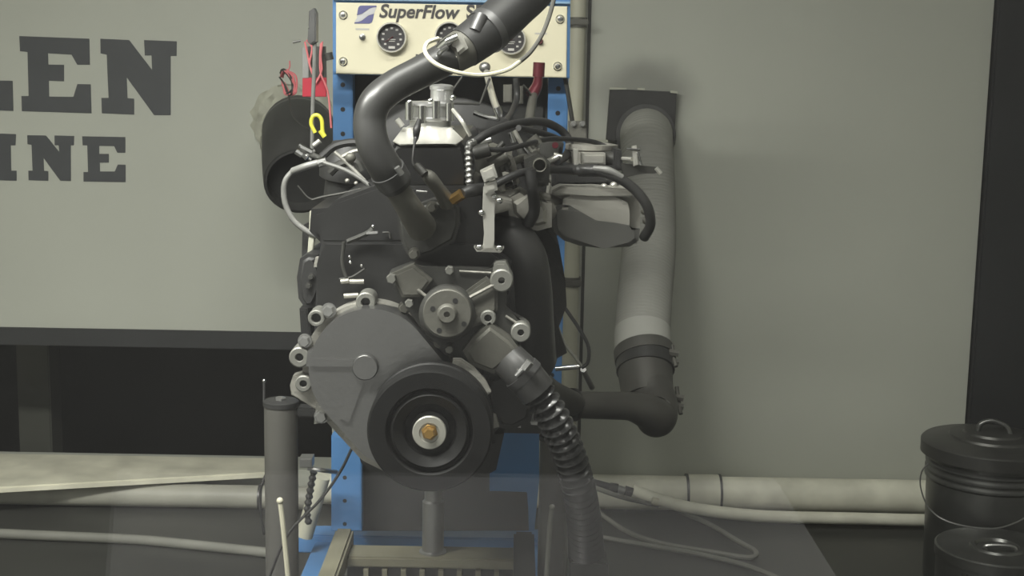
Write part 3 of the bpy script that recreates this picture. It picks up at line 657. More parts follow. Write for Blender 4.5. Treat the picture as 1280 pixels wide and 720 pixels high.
# --- thermostat housing
th = MB().prism([(496, 276), (508, 262), (540, 250), (562, 250), (573, 262), (575, 280), (568, 302), (540, 318), (520, 324), (508, 318), (500, 300)], 1.845, 1.89, 0.006, 3).build('thermostat_housing', 'irond', E)
MB().tube([(484, 216, 1.765, 15), (500, 242, 1.775, 15.5), (514, 264, 1.79, 17), (527, 284, 1.83, 19)], 24, 24, 6).build('neck', 'iron', th)
for (x, y) in ((540, 259), (518, 317)): MB().hexbolt(x, y, 1.84, 6, 0.012).build('bolt', 'iron', th)
b = MB(); b.tube([(519, 205, 1.81, 3.5), (528, 214, 1.81, 5), (534, 219, 1.81, 8), (538, 223, 1.81, 9), (548, 236, 1.82, 8.5), (560, 254, 1.84, 11)], 9, 14, 5); b.build('sensor', 'iron', th)
MB().tube([(521, 207, 1.805), (531, 218, 1.8)], 5.5, 12).build('sensor_plug', 'irond', th)
b = MB(); b.tube([(566, 250, 1.83), (578, 242, 1.82)], 7, 6); b.build('brass_fitting', 'brass', th, label='brass hex fitting')
b = MB(); b.tube([(578, 242, 1.82, 6), (590, 238, 1.83, 8), (604, 236, 1.86, 8)], 8, 12); b.build('fitting_hose', 'rubber2', th)
MB().tube([(520, 239, 1.86), (534, 240, 1.86)], 1.5, 6).build('gasket_edge', 'steel', th)

# --- front aluminium bracket
br = MB().prism([(604, 234), (616, 234), (620, 245), (616, 300), (618, 312), (603, 312), (605, 292), (603, 260)], 1.82, 1.832, 0.002).build('support_bracket', 'alub', E)
MB().prism([(600, 214), (617, 206), (622, 222), (605, 228)], 1.805, 1.83, 0.003).build('clamp_block', 'alub', br)
MB().prism([(605, 230), (620, 226), (622, 238), (606, 242)], 1.81, 1.83, 0.003).build('clamp_block', 'alub', br)
for (x, y) in ((599, 309), (624, 310), (602, 266), (618, 246), (624, 251)): MB().sph(pt(x, y, 1.82), 5*sc(x, y, 1.82), (1, .8, .8)).build('bolt', 'chrome', br)
MB().prism([(592, 309), (630, 310), (626, 316), (596, 315)], 1.828, 1.85, 0.002).build('foot', 'alub', br)

# --- intake: runners, plenum, throttle body
pl = MB().prism([(691, 242), (700, 234), (740, 233), (782, 236), (797, 244), (801, 262), (801, 294), (797, 306), (772, 310), (735, 308), (705, 300), (692, 288), (688, 262)], 1.99, 2.28, 0.016, 4).build('intake_plenum', 'plenum', E)
b = MB(); b.prism([(689, 262), (700, 256), (712, 257), (726, 265), (745, 276), (768, 285), (786, 288), (800.5, 287), (799, 301), (788, 309), (755, 311), (725, 308), (704, 301), (692, 290)], 1.983, 2.2, 0.007, 4); b.build('lower_shell', 'shell', pl)
b = MB(); b.prism([(690, 238), (700, 233), (784, 236), (797, 243), (790, 247), (740, 245), (694, 244)], 1.985, 2.2, 0.003); b.build('top_flange', 'plenum', pl)
for (yy, dz) in ((2.0, 0), (2.1, 0), (2.2, 0)):
    b = MB(); b.tube([(612, 262, yy-0.02, 14), (640, 254, yy-0.02, 17), (668, 258, yy, 20), (700, 268, yy+0.02, 22)], 18, 18, 6); b.build('runner', 'aluc' if yy < 2.05 else 'iron', pl)
b = MB(); b.prism([(634, 250), (650, 242), (662, 250), (690, 256), (690, 285), (672, 290), (650, 284), (636, 270)], 1.93, 2.05, 0.012, 3); b.build('runner_flange', 'aluc', pl)
b = MB(); b.prism([(594, 250), (612, 244), (640, 252), (640, 262), (618, 268), (596, 268)], 1.9, 2.4, 0.003); b.build('head_flange', 'aluc', pl)
k = sc(740, 205, 2.1); 
tb = MB().lathe(pt(738, 234, 2.12), (0, 0, 1), [(34*k, 0), (34*k, 6*k), (30*k, 8*k), (30*k, 46*k), (33*k, 48*k), (33*k, 54*k), (27*k, 55*k), (26*k, 40*k), (0, 38*k)], 32).build('throttle_body', 'aluc', E)
MB().prism([(727, 192), (757, 192), (757, 206), (727, 206)], 2.04, 2.08, 0.003).build('sensor_pad', 'alub', tb)
MB().prism([(717, 187), (723, 186), (723, 208), (718, 208)], 2.035, 2.07, 0.001).build('bracket_tab', 'alub', tb)
MB().prism([(690, 208), (770, 208), (774, 232), (690, 234)], 2.03, 2.2, 0.006).build('sensor_housing', 'rubber2', tb)
b = MB(); b.tube([(758, 200, 2.07), (772, 199, 2.06)], 11, 18); b.build('shaft_boss', 'irond', tb)
MB().prism([(768, 186), (777, 188), (779, 214), (766, 212)], 2.04, 2.10, 0.003).build('position_sensor', 'rubber2', tb)
lv = MB().prism([(775, 204), (795, 206), (822, 209), (826, 215), (818, 217), (800, 217), (780, 222)], 2.04, 2.046, 0.001).build('throttle_lever', 'irond', tb)
MB().prism([(790, 183), (796, 182), (798, 206), (792, 208)], 2.03, 2.04, 0.001).build('return_arm', 'alub', tb)
MB().tube([(783, 186, 2.03), (800, 187, 2.03)], 2, 8).build('link_pin', 'chrome', tb)
MB().tube([(797, 190, 2.03), (801, 206, 2.03)], 1.8, 8).build('link_pin', 'chrome', tb)
MB().tube([(773, 198, 2.05), (790, 199, 2.03)], 2.6, 8).build('link_pin', 'alub', tb)
MB().tube([(820, 210, 2.03), (826, 217, 2.03)], 2.8, 8).build('ball_stud', 'alub', tb)
b = MB(); b.tube([(716, 213, 2.0), (735, 212, 1.98), (765, 219, 1.97), (790, 234, 1.97), (808, 256, 1.97), (813, 280, 1.98), (805, 297, 2.0)], 6.5, 12, 8); b.build('vacuum_hose', 'rubber', E)
MB().tube([(742, 210.5, 1.972, 4), (760, 213, 1.966, 5), (778, 222, 1.966, 4)], 4, 10).build('hose_sleeve', 'greyhose', E)
MB().tube([(724, 213, 1.99), (748, 213, 1.975)], 8, 12).build('hose_end', 'rubber2', E)
for (x, y) in ((806, 264), (808, 276), (767, 232), (755, 234)): MB().sph(pt(x, y, 2.02), 5*sc(x, y, 2.02)).build('vacuum_nipple', 'alub', E)

# --- fuel rail, injectors, clutter on top of the head
fr = MB().tube([(612, 214, 1.93), (636, 204, 2.0), (664, 194, 2.12), (690, 184, 2.3)], 5, 12).build('fuel_rail', 'iron', E)
for i, (x, y, Y) in enumerate(((622, 214, 1.94), (640, 206, 2.0), (656, 200, 2.08), (670, 194, 2.16))):
    MB().tube([(x-6, y-14, Y, 5), (x-1, y, Y, 6), (x+4, y+14, Y, 4.5), (x+7, y+24, Y, 3.5)], 5, 10).build('injector', ('iron', 'aluc', 'irond', 'iron')[i], fr)
for i, (x0_, y0_, x1_, y1_, r, m_) in enumerate(((592, 192, 612, 186, 9, 'irond'), (612, 206, 634, 194, 8, 'iron'), (622, 184, 634, 212, 4, 'irond'), (638, 165, 642, 178, 3.2, 'chrome'),
        (643, 163, 652, 180, 2.8, 'alub'), (655, 184, 663, 194, 3, 'chrome'), (600, 178, 614, 174, 4, 'steel'), (630, 178, 622, 186, 3.5, 'irond'), (664, 172, 672, 182, 8, 'iron'),
        (634, 222, 648, 212, 2.4, 'chrome'), (648, 216, 640, 224, 3, 'steel'), (684, 203, 698, 196, 4, 'alub'), (692, 194, 702, 197, 4, 'alub'), (683, 218, 696, 230, 3.5, 'alub'), (686, 225, 700, 229, 3.2, 'steel'), (606, 238, 640, 226, 6, 'irond'), (640, 232, 644, 242, 6, 'irond'))):
    b = MB(); b.tube([(x0_, y0_, 1.92+0.012*i), ((x0_+x1_)/2, (y0_+y1_)/2, 1.92+0.012*i), (x1_, y1_, 1.92+0.012*i)], r, 10, 3); b.build('injector_connector' if i % 2 else 'fuel_fitting', m_, E)
b = MB(); b.prism([(592, 192), (614, 186), (640, 196), (634, 214), (606, 222), (594, 214)], 1.94, 2.1, 0.006); b.build('coil_cover', 'iron', E)
b = MB(); b.prism([(655, 200), (672, 192), (688, 206), (686, 232), (672, 236), (656, 226)], 1.92, 2.0, 0.006); b.build('regulator', 'irond', E)
MB().lug(675, 207, 9, 7, 1.905, 1.95).build('regulator_port', 'iron', E)
b = MB(); b.prism([(676, 176), (690, 172), (705, 180), (702, 200), (684, 204), (674, 194)], 2.15, 2.3, 0.006); b.build('sensor_block', 'irond', E)
MB().tube([(694, 182, 2.14), (694, 181.5, 2.13)], 4, 12).build('red_cap', 'redd', E)
# cable loops over the manifold
for q, r in (([(592, 178, 1.94), (612, 166, 1.96), (642, 155, 2.02), (676, 152, 2.1), (700, 162, 2.14), (712, 178, 2.14), (708, 194, 2.1), (696, 202, 2.05)], 5.2),
             ([(590, 180, 1.93), (606, 186, 1.92), (632, 187, 1.93), (656, 181, 1.97), (684, 174, 2.05), (712, 174, 2.1), (744, 178, 2.14), (766, 188, 2.14)], 3.2),
             ([(648, 160, 2.0), (672, 165, 2.05), (694, 172, 2.1)], 4.0),
             ([(604, 240, 1.88), (628, 226, 1.88), (652, 216, 1.9), (682, 212, 1.95), (718, 214, 2.0)], 5.0),
             ([(662, 212, 1.9), (665, 234, 1.9), (668, 262, 1.92), (660, 280, 1.93)], 7.5)):
    MB().tube(q, r, 10, 8).build('cable_loop', 'rubber2', E)
for q, r, m_ in (([(706, 95), (712, 130), (716, 155)], 2.8, 'irond'), ([(716, 160), (724, 174), (738, 178)], 2.6, 'steel')):
    tag(MB().tube([(x, y, 2.72) for x, y in q], r, 8).build('flat_link', m_), 'grey flat link hanging beside the right blue post' if r > 2.7 else 'curved steel link below the flat link by the blue post', 'link')
t2 = empty('bolt_bracket', pt(720, 180, 2.6), 'small grey bracket with two bolts beside the right blue post', 'bracket')
MB().prism([(711, 152), (732, 152), (734, 174), (712, 176)], 2.6, 2.63, 0.002).build('plate', 'iron', t2)
for x in (717, 728): MB().hexbolt(x, 155, 2.6, 3.2, 0.008).build('bolt', 'steel', t2)

# --- exhaust manifold / heat shield (dark shapes right of the pump)
b = MB(); b.tube([(612, 288, 1.96, 16), (638, 292, 1.94, 22), (656, 318, 1.94, 26), (662, 360, 1.96, 28), (664, 410, 2.0, 29), (668, 450, 2.05, 28)], 26, 20, 8); b.build('exhaust_manifold', 'rubber', E)
b = MB(); b.prism([(655, 285), (684, 290), (700, 312), (707, 352), (709, 385), (699, 412), (692, 440), (694, 462), (684, 480), (655, 480), (645, 430), (648, 330)], 2.06, 2.3, 0.02, 4); b.build('heat_shield', 'fabric', E)
# --- left-hand accessories
ds = MB().prism([(384, 318), (396, 320), (400, 345), (400, 372), (392, 386), (380, 386), (372, 374), (370, 348), (374, 324)], 1.95, 2.1, 0.008, 3).build('engine_mount', 'rubber2', E)
for (x, y) in ((389, 346), (386, 357)): MB().hexbolt(x, y, 1.948, 3.5, 0.006).build('bolt', 'irond', ds)
MB().prism([(394, 322), (400, 322), (398, 335), (392, 334)], 1.935, 1.95, 0.001).build('strap', 'aluc', ds)
MB().prism([(378, 282), (386, 278), (386, 324), (377, 324)], 2.02, 2.05, 0.001).build('bracket_strip', 'rubber2', E)
MB().prism([(387, 264), (392, 264), (394, 292), (390, 320), (384, 320), (386, 292)], 2.0, 2.01, 0.001).build('bracket_strip', 'caulk', E)
MB().prism([(374, 386), (384, 386), (392, 440), (386, 480), (380, 480)], 1.95, 2.0, 0.002).build('mount_arm', 'black', E)
b = MB(); b.prism([(388, 262), (460, 258), (482, 248), (482, 300), (400, 304), (386, 290)], 1.93, 2.4, 0.008); b.build('alternator_bracket', 'black', E)
# distributor & coil assembly behind the hose on the left
di = MB().lathe(pt(432, 250, 2.2), (0.12, -0.1, 1), [(0, 0), (0.035, 0), (0.035, 0.03), (0.045, 0.035), (0.047, 0.055), (0.040, 0.07), (0.03, 0.09), (0, 0.095)], 22).build('distributor', 'rubber2', E)
for a in range(6):
    v = Vector((math.cos(a*1.047)*0.03, math.sin(a*1.047)*0.03, 0)); p = pt(436, 205, 2.2)+v
    MB().cyl(p, p+Vector((0.002, -0.002, 0.022)), 0.007, 0.006, 10).build('terminal', 'irond', di)
for q, r, m_, Y in (([(402, 196), (420, 182), (446, 178), (462, 186)], 5, 'rubber2', 2.1), ([(418, 190), (430, 200), (444, 214), (456, 226)], 2.4, 'alub', 2.0),
                 ([(428, 196), (440, 190), (448, 188)], 2.6, 'aluc', 2.0), ([(404, 203), (430, 212), (450, 223), (462, 232)], 2.6, 'greyhose', 1.97),
                 ([(472, 262), (460, 272), (440, 286), (416, 298)], 2.6, 'irond', 1.9), ([(390, 250), (404, 246), (430, 241), (462, 233)], 1.6, 'irond', 1.98),
                 ([(372, 232), (384, 246), (392, 250)], 1.2, 'irond', 1.99), ([(478, 291), (486, 291), (488, 298)], 1.4, 'irond', 1.88),
                 ([(462, 228), (470, 240), (474, 262)], 2.6, 'rubber2', 1.93), ([(412, 216), (424, 206), (444, 202), (452, 214)], 5.5, 'irond', 2.06)):
    MB().tube([(x, y, Y) for x, y in q], r, 8).build('ignition_lead', m_, E)
for (x, y, r) in ((438, 197, 7), (434, 226, 3), (445, 229, 2.5), (464, 234, 4.5), (470, 236, 3)): MB().sph(pt(x, y, 2.0), r*sc(x, y, 2.0)).build('terminal_nut', 'iron' if r > 5 else 'aluc', E)
# spark plug bracket, below: dipstick etc
b = MB(); b.tube([(430, 302, 1.87), (428, 330, 1.87), (436, 356, 1.87)], 2.4, 8); b.tube([(434, 302, 1.87), (458, 292, 1.87), (466, 286, 1.87)], 3.2, 8); b.build('dipstick_bracket', 'irond', E)
b = MB(); b.prism([(458, 290), (472, 289), (472, 292), (458, 293)], 1.86, 1.87, 0.0005); b.build('bracket_edge', 'chrome', E)
for (x, y) in ((437, 321), (438, 328), (452, 332), (466, 283)): MB().sph(pt(x, y, 1.87), 2.2*sc(x, y, 1.87)).build('rivet', 'chrome', E)
for q in ([(426, 352), (436, 351)], [(437, 352), (455, 352)], [(430, 370), (448, 369)]):
    MB().tube([(x, y, 1.868) for x, y in q], 3.1, 10).build('core_stud', 'aluc', E)
MB().tube([(424, 349, 1.87), (440, 346, 1.87), (456, 336, 1.87)], 1.5, 8).build('stud_strap', 'irond', E)
# left coolant cross-over: grey hose arc with chrome valve
t2 = empty('grey_bypass_hose', pt(396, 296, 2.0), 'grey bypass hose curving in front of the black duct', 'hose')
MB().tube([(402, 202, 1.99), (384, 207, 1.99), (368, 213, 2.0), (356, 228, 2.0), (356, 252, 2.0), (366, 274, 2.0), (382, 288, 2.0), (396, 295, 2.0)], 3.6, 12, 8).build('hose', 'greyhose', t2)
MB().tube([(366, 214, 2.0), (382, 208, 1.99), (400, 203, 1.99)], 4.6, 12).build('end_sleeve', 'greyhose', t2)
MB().tube([(398, 204, 1.985), (408, 201, 1.985)], 6, 8).build('ferrule', 'chrome', t2)
t2 = empty('chrome_manifold_block', pt(382, 200, 2.05), 'small cluster of chrome compression fittings above the grey hose', 'fitting')
for (x0_, y0_, x1_, y1_, r) in ((376, 184, 390, 191, 4.5), (370, 189, 378, 194, 4), (379, 193, 384, 198, 3.4), (374, 181, 378, 184, 3), (384, 194, 394, 188, 2.6), (386, 198, 389, 200, 2.6)):
    MB().tube([(x0_, y0_, 2.03), (x1_, y1_, 2.03)], r, 8, 2).build('fitting_nut', 'chrome', t2)
MB().tube([(378, 190, 2.05), (396, 196, 2.02), (404, 202, 2.0)], 3.5, 10).build('stem', 'irond', t2)
MB().tube([(392, 182, 2.1), (400, 176, 2.1)], 3.2, 10).build('tip', 'alub', t2)
# lower right: accessory bracket by damper
b = MB(); b.prism([(604, 470), (640, 462), (660, 480), (668, 510), (664, 528), (640, 540), (622, 536), (616, 500)], 1.84, 1.95, 0.01, 3); b.build('motor_mount', 'black', E)
b = MB(); b.prism([(646, 497), (652, 496), (658, 501), (665, 506), (667, 513), (660, 512), (652, 506)], 1.83, 1.85, 0.003); b.build('mount_lug', 'irond', E)
b = MB(); b.prism([(616, 520), (620, 522), (624, 534), (617, 536)], 1.82, 1.84, 0.002); b.build('mount_tab', 'aluc', E)
for (x, y) in ((645, 533), (668, 530)): MB().prism([(x-5, y-2), (x+5, y-3), (x+6, y+2), (x-4, y+1)], 1.9, 1.95, 0.001).build('pan_rail_edge', 'steel', E)
# mounts reaching the columns (carry the engine)
b = MB(); b.boxw(pt(371.5, 512, 2.15).x, pt(425, 512, 2.15).x, 2.14, 2.17, pt(371, 520, 2.15).z, pt(371, 508, 2.15).z, 0.003); b.build('mount_arm', 'black', E)
b = MB(); b.boxw(pt(620, 545, 2.15).x, pt(702, 545, 2.15).x, 2.13, 2.17, pt(693, 545, 2.15).z+0.008, pt(693, 545, 2.15).z+0.03, 0.003); b.build('mount_arm', 'black', E)

# ================================================================== HOSES
t = empty('upper_coolant_hose', pt(484, 222, 1.76), 'fat black coolant hose sweeping from the engine up past the panel', 'hose')
hp = [(496, 232, 1.77, 20), (482, 210, 1.755, 21.5), (467, 182, 1.75, 21), (462, 152, 1.755, 20.5), (470, 127, 1.76, 20.5), (492, 108, 1.775, 20), (522, 92, 1.79, 20), (556, 74, 1.81, 21), (588, 55, 1.83, 22)]
MB().tube(hp, 27, 26, 8).build('lower_hose', 'rubber', t)
MB().tube([(580, 60, 1.825, 26), (612, 36, 1.85, 28), (640, 10, 1.88, 28.5), (676, -30, 1.93, 29), (710, -110, 2.0, 29)], 28, 26, 6).build('upper_hose', 'rubber2', t)
cl = MB().tube([(493, 227, 1.765, 22.5), (484, 213, 1.756, 23.2)], 28, 28, 2).build('clamp', 'darksteel', t)
MB().tube([(502, 218, 1.738), (496, 209, 1.735)], 4, 10).build('clamp_screw', 'steel', cl)
cp = MB().tube([(560, 72, 1.812, 23), (580, 60, 1.826, 25)], 29, 28, 2).build('coupling', 'iron', t)
MB().prism([(562, 48), (576, 40), (585, 60), (570, 72)], 1.79, 1.80, 0.004).build('coupling_lug', 'alub', cp)
MB().tube([(548, 62, 1.80, 5), (560, 52, 1.79, 6), (572, 46, 1.79, 5)], 5, 10).build('coupling_clamp', 'chrome', cp)
MB().tube([(546, 78, 1.79), (550, 66, 1.782), (560, 58, 1.78)], 3, 8).build('coupling_clamp', 'chrome', cp)
MB().tube([(602, 20, 1.825), (593, 40, 1.815)], 9, 14).build('coupling_band', 'darksteel', cp)
MB().tube([(606, 41, 1.845, 29.5), (613, 35, 1.851, 29.8)], 36, 26, 2).build('worm_band', 'darksteel', t)
t = empty('looped_cable', pt(600, 94, 1.75), 'pale sheathed cable looping under the fat hose over the panel', 'cable')
MB().tube([(548, 48, 1.77), (534, 54, 1.76), (532, 66, 1.75), (545, 80, 1.74), (570, 90, 1.74), (600, 94, 1.75), (632, 88, 1.76), (650, 77, 1.77)], 2.8, 8, 10).build('pale_sheath', 'rodw', t)
MB().tube([(648, 78.5, 1.769), (664, 64, 1.78), (680, 38, 1.8), (692, 0, 1.84), (700, -50, 1.88)], 2.9, 8, 10).build('dark_sheath', 'pipe', t)
# lower corrugated hose
t = empty('ribbed_drain_hose', (pt(735, 720, 1.95).x, 1.95, 0), 'ribbed black hose dropping from the water pump to the floor', 'hose')
MB().tube([(636, 450, 1.80, 23), (654, 468, 1.79, 24), (672, 490, 1.79, 24)], 24, 24, 6).build('cuff', 'rubber', t)
MB().tube([(668, 484, 1.79, 22), (690, 520, 1.80, 22), (708, 560, 1.82, 22), (722, 605, 1.85, 22), (730, 650, 1.9, 22.5), (733, 696, 1.95, 23)], 22, 24, 10, ripple=(0.0132, 0.34)).build('ribs', 'ribhose', t)
cl = MB().tube([(651, 465, 1.79, 25.2), (658, 472, 1.79, 25.2)], 25, 26, 2).build('clamp', 'darksteel', t)
MB().tube([(645, 470, 1.762), (656, 459, 1.762)], 3.0, 8).build('clamp_screw', 'chrome', cl)
MB().tube([(655, 462, 1.758), (663, 452, 1.758)], 5.5, 6).build('clamp_housing', 'steel', cl)
c = pt(735, 694, 1.95); b = MB(); b.boxw(c.x-0.028, c.x+0.028, 1.92, 1.98, 0, c.z, 0.003); b.build('end_fitting', 'irond', t)

# ================================================================== EXHAUST DUCT (RIGHT)
t = empty('exhaust_duct', pt(806, 440, 3.2), 'grey flexible exhaust duct hanging from a black wall plate', 'duct')
MB().prism([(763, 111), (846, 115), (843, 178), (758, 176)], YW-0.03, YW, 0.002).build('wall_plate', 'soot', t)
for q in ([(762, 109), (783, 110), (783, 112), (762, 112)], [(797, 110), (806, 110), (806, 113), (797, 112)], [(838, 113), (847, 114), (847, 117), (838, 116)], [(744, 174), (760, 175), (760, 178), (744, 177)]):
    MB().prism(q, YW-0.034, YW-0.028).build('foil_edge', 'caulk', t)
MB().tube([(807, 170, YW-0.01, 38), (807, 167, YW-0.06, 37)], 40, 30, 2).build('collar', 'soot', t)
MB().tube([(808, 168, 3.47, 33), (808, 172, 3.40, 33), (809, 195, 3.34, 33), (811, 250, 3.29, 33.5), (811, 310, 3.22, 34), (806, 370, 3.13, 34.5), (803, 420, 3.055, 35), (804, 448, 3.015, 35)], 34, 32, 8, ripple=(0.0085, 0.016)).build('flexible_hose', 'duct', t)
MB().tube([(803, 414, 3.064, 35.3), (804, 444, 3.02, 36)], 36, 30, 3).build('cuff', 'ductlight', t)
MB().tube([(804, 437, 3.03, 37.2), (806, 450, 3.012, 37.6)], 37, 30, 2).build('clamp_band', 'pipe', t)
MB().tube([(806, 450, 3.012, 36.4), (807, 464, 2.992, 36.6)], 36, 30, 2).build('clamp_band', 'rubber', t)
MB().tube([(806, 460, 2.998, 34.5), (810, 500, 2.94, 32)], 34, 30, 3).build('sleeve', 'pipe', t)
for (x, y, ln) in ((842, 446, 20), (848, 502, 26)):
    h = MB().tube([(x-2, y-ln*0.7, 3.01), (x, y, 2.99), (x+3, y+ln*0.6, 2.97)], 2.8, 8).build('clamp_bolt', 'iron', t)
    for dy in (-6, 5): MB().tube([(x-6, y+dy, 2.985), (x+6, y+dy+2, 2.985)], 4.5, 6).build('nut', 'iron', h)
t = empty('exhaust_pipe', pt(760, 520, 3.0), 'dark horizontal exhaust pipe with elbow feeding the flexible duct', 'pipe')
MB().tube([(716, 506, 2.76, 17), (760, 507, 2.80, 17.5), (788, 508, 2.83, 18), (810, 515, 2.85, 22), (820, 521, 2.875, 26), (818, 506, 2.92, 29), (811, 486, 2.955, 30)], 17, 26, 8).build('bend', 'pipe', t)
MB().tube([(714, 506, 2.758, 21), (718, 506, 2.762, 21)], 21, 26, 2).build('flange', 'black', t)
MB().tube([(720, 506, 2.765, 15), (690, 490, 2.6, 15), (668, 470, 2.3, 15)], 15, 18, 6).build('down_pipe', 'pipe', t)
# chrome probe and wires right of the engine
t = empty('oxygen_probe', pt(722, 461, 2.6), 'chrome probe with black leads above the exhaust pipe flange', 'probe')
MB().tube([(694, 461, 2.6), (724, 458, 2.6)], 3.2, 10).build('body', 'chrome', t)
MB().tube([(729, 462, 2.62), (740, 484, 2.7)], 3.8, 10).build('plug', 'steel', t)
MB().tube([(706, 385, 2.6), (722, 408, 2.6), (735, 432, 2.6), (735, 452, 2.6), (727, 460, 2.6)], 2.4, 8).build('lead', 'rubber', t)
MB().tube([(697, 408, 2.6), (706, 430, 2.6), (718, 446, 2.6), (727, 458, 2.6)], 2.0, 8).build('lead', 'cable', t)

# ================================================================== CANS
cx, Yc = 1240, 3.02
k = sc(cx, 560, Yc); c = pt(cx, 560, Yc); zl = c.z
t = empty('lidded_can', (c.x, Yc, 0), 'large galvanised can with domed lid and wire bail by the door', 'can')
O = Vector((c.x, Yc, 0)); R = 78*k
prof = [(0, 0), (R*0.93, 0), (R*0.94, 0.006), (R*0.985, zl-0.075)]
for i in range(3):
    h = zl-0.072+i*0.016; prof += [(R*0.985, h), (R*1.015, h+0.005), (R*1.015, h+0.009), (R*0.985, h+0.013)]
prof += [(R, zl-0.012), (R, zl), (0, zl)]
MB().lathe(O, (0, 0, 1), prof, 56).build('body', 'galv', t)
RL = 86*k
lid = MB().lathe(O, (0, 0, 1), [(RL*0.97, zl-0.014), (RL, zl-0.014), (RL*1.0, zl+0.012), (RL*0.97, zl+0.017), (RL*0.62, zl+0.026), (RL*0.60, zl+0.031), (RL*0.56, zl+0.031), (RL*0.42, zl+0.034), (RL*0.40, zl+0.039), (RL*0.36, zl+0.039), (0, zl+0.042)], 56).build('lid', 'galvd', t)
zh = zl+0.038
HA = [Vector((c.x-0.035, Yc-0.005, zh)), Vector((c.x-0.032, Yc-0.008, zh+0.018)), Vector((c.x-0.008, Yc-0.012, zh+0.027)), Vector((c.x+0.02, Yc-0.02, zh+0.018)), Vector((c.x+0.03, Yc-0.024, zh-0.001))]
MB().tubew(catmull(HA, 6), 0.0055, 10).build('handle', 'galv', lid)
BA = [pt(*q) for q in ((1163, 577, 3.02), (1152, 590, 3.0), (1151, 610, 2.95), (1162, 636, 2.89), (1188, 653, 2.855), (1235, 661, 2.84), (1268, 654, 2.845), (1292, 638, 2.86), (1322, 606, 2.95), (1317, 580, 3.02))]
MB().tubew(catmull(BA, 8), 0.0018, 6).build('bail', 'steel', t)
cx, Yc = 1246, 2.76
k = sc(cx, 686, Yc); c = pt(cx, 686, Yc); zl = c.z; R = 75*k; O = Vector((c.x, Yc, 0))
t = empty('small_pail', (c.x, Yc, 0), 'smaller galvanised pail with flat lid in front of the large can', 'pail')
MB().lathe(O, (0, 0, 1), [(0, 0), (R*0.95, 0), (R*0.97, zl-0.02), (R*0.97, zl-0.002), (0, zl-0.002)], 56).build('body', 'galv', t)
lid = MB().lathe(O, (0, 0, 1), [(R*0.98, zl-0.016), (R, zl-0.016), (R, zl+0.003), (R*0.97, zl+0.006), (R*0.9, zl+0.003), (R*0.45, zl+0.004), (R*0.42, zl+0.008), (R*0.36, zl+0.008), (R*0.33, zl+0.002), (0, zl+0.002)], 56).build('lid', 'galv', t)
a = math.radians(222); v = Vector((math.cos(a), math.sin(a), 0))
MB().box(O+v*R*0.985+Vector((0, 0, zl/2-0.01)), (0.006, 0.012, zl-0.03), Matrix.Rotation(a, 3, 'Z')).build('seam', 'galvd', t)
MB().tubew(catmull([O+Vector((-0.03, -0.02, zl+0.004)), O+Vector((-0.028, -0.022, zl+0.014)), O+Vector((0.02, -0.03, zl+0.016)), O+Vector((0.03, -0.03, zl+0.003))], 6), 0.004, 8).build('handle', 'steel', lid)

# ================================================================== FLOOR CABLES
for q, lab in (([(744, 610, .1), (780, 622, .05), (830, 634, .012), (880, 652, .012), (925, 678, .012), (945, 690, .012), (935, 697, .012), (890, 690, .012), (830, 680, .012), (785, 665, .012), (748, 640, .03)], 'looped grey cable lying on the floor beside the ribbed hose'),
               ([(750, 671, .008), (800, 680, .008), (870, 692, .008), (930, 706, .008), (975, 724, .008), (1010, 745, .008)], 'straight grey cable trailing across the floor past the looped one')):
    P = [onz(x, y, max(z, 0.008)) if z < .04 else pt(x, y, 3.05) for x, y, z in q]
    P = [Vector((p.x, p.y, max(p.z, 0.008))) for p in P]
    tag(MB().tubew(catmull(P, 8), 0.006, 8).build('floor_cable', 'cable'), lab, 'cable')
t = empty('hose_coupler', pt(770, 612, 3.2), 'threaded metal coupler on a dark hose beside the wall pipe', 'coupler')
MB().tube([(738, 602, 3.2), (764, 609, 3.2)], 4.5, 10).build('hose', 'rubber2', t)
MB().tube([(762, 609, 3.2, 6), (772, 611, 3.2, 6.5)], 6, 10).build('sleeve', 'irond', t)
MB().tube([(772, 611, 3.2, 5), (782, 614, 3.2, 5)], 5, 10).build('thread', 'steel', t)
MB().tube([(781, 613, 3.2, 7), (790, 616, 3.2, 7)], 7, 6).build('nut', 'irond', t)
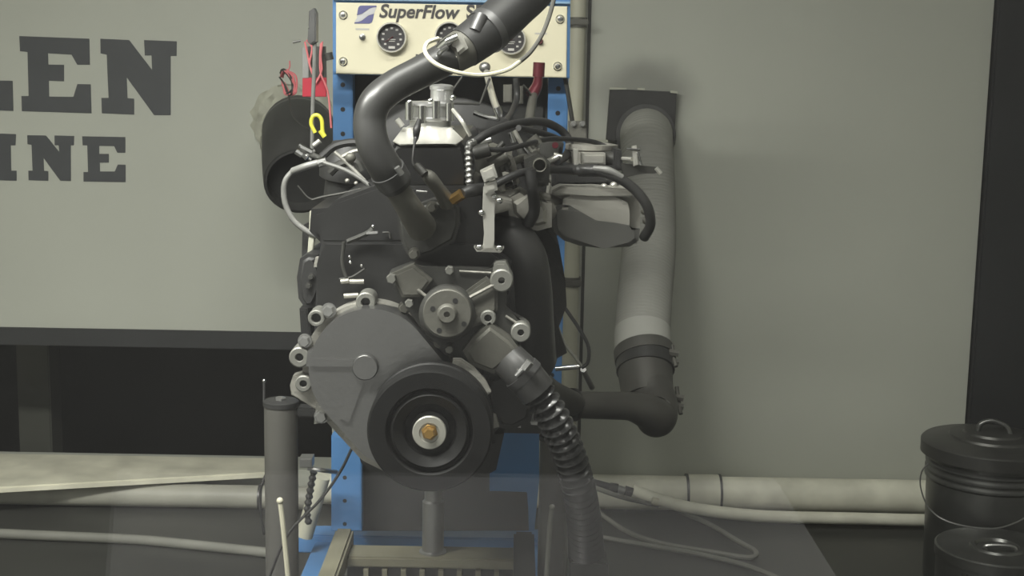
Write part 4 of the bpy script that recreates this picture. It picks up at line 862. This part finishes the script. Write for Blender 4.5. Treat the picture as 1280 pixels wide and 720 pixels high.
tag(MB().tube([(815, 626, 3.25), (823, 628, 3.25)], 5, 10).build('pipe_clip', 'rodw'), 'small off-white clip at the bend of the thin pipe', 'clip')

# ================================================================== LAMPS, ADDED DESK AND LAMP FOR THE WINDOW HAZE
for i, (x, y, e, dr) in enumerate(LAMPS):
    zc = CEIL-dr
    t = empty('ceiling_light', (x, y, zc-0.1), 'white enamel fluorescent fixture hung from the ceiling %s' % ('near the viewing window' if i == 0 else 'above the engine'), 'light')
    b = MB(); b.prismw([Vector((x-0.65, y-0.11, zc)), Vector((x-0.65, y+0.11, zc)), Vector((x-0.65, y+0.07, zc-0.07)), Vector((x-0.65, y-0.07, zc-0.07))], Vector((1.3, 0, 0)), 0.003); b.build('housing', 'lampw', t)
    for dy in (-0.035, 0.035): MB().cyl((x-0.6, y+dy, zc-0.088), (x+0.6, y+dy, zc-0.088), 0.013, seg=14).build('tube', 'tube', t)
    for dx in (-0.5, 0.5): MB().cyl((x+dx, y, zc-0.005), (x+dx, y, CEIL), 0.005, seg=8).build('hanger', 'steel', t)
t = empty('ceiling_light', (0.1, -0.25, CEIL-0.08), 'added square lamp on the control room ceiling, lighting the unseen desk', 'light')
MB().boxw(-0.18, 0.38, -0.43, -0.07, CEIL-0.06, CEIL, 0.004).build('housing', 'lampw', t)
MB().boxw(-0.15, 0.35, -0.40, -0.10, CEIL-0.085, CEIL-0.06, 0.004).build('diffuser', 'tube', t)
zd = H-0.36
t = empty('haze_desk', (0, 0.25, 0), 'unseen grey desk added to reflect as haze in the viewing window', 'desk')
MB().prismw([Vector((-0.35, -0.117, zd)), Vector((0.24, -0.125, zd)), Vector((0.24, FRONT-0.005, zd)), Vector((-0.19, FRONT-0.005, zd))], Vector((0, 0, -0.03)), 0.003).build('desktop', 'desk', t)  # unseen added desk, trapezoid shaped for the haze it reflects
for x in (-0.16, 0.2):
    for y in (-0.07, 0.44): MB().boxw(x-0.02, x+0.02, y-0.02, y+0.02, 0, zd-0.03).build('leg', 'darksteel', t)
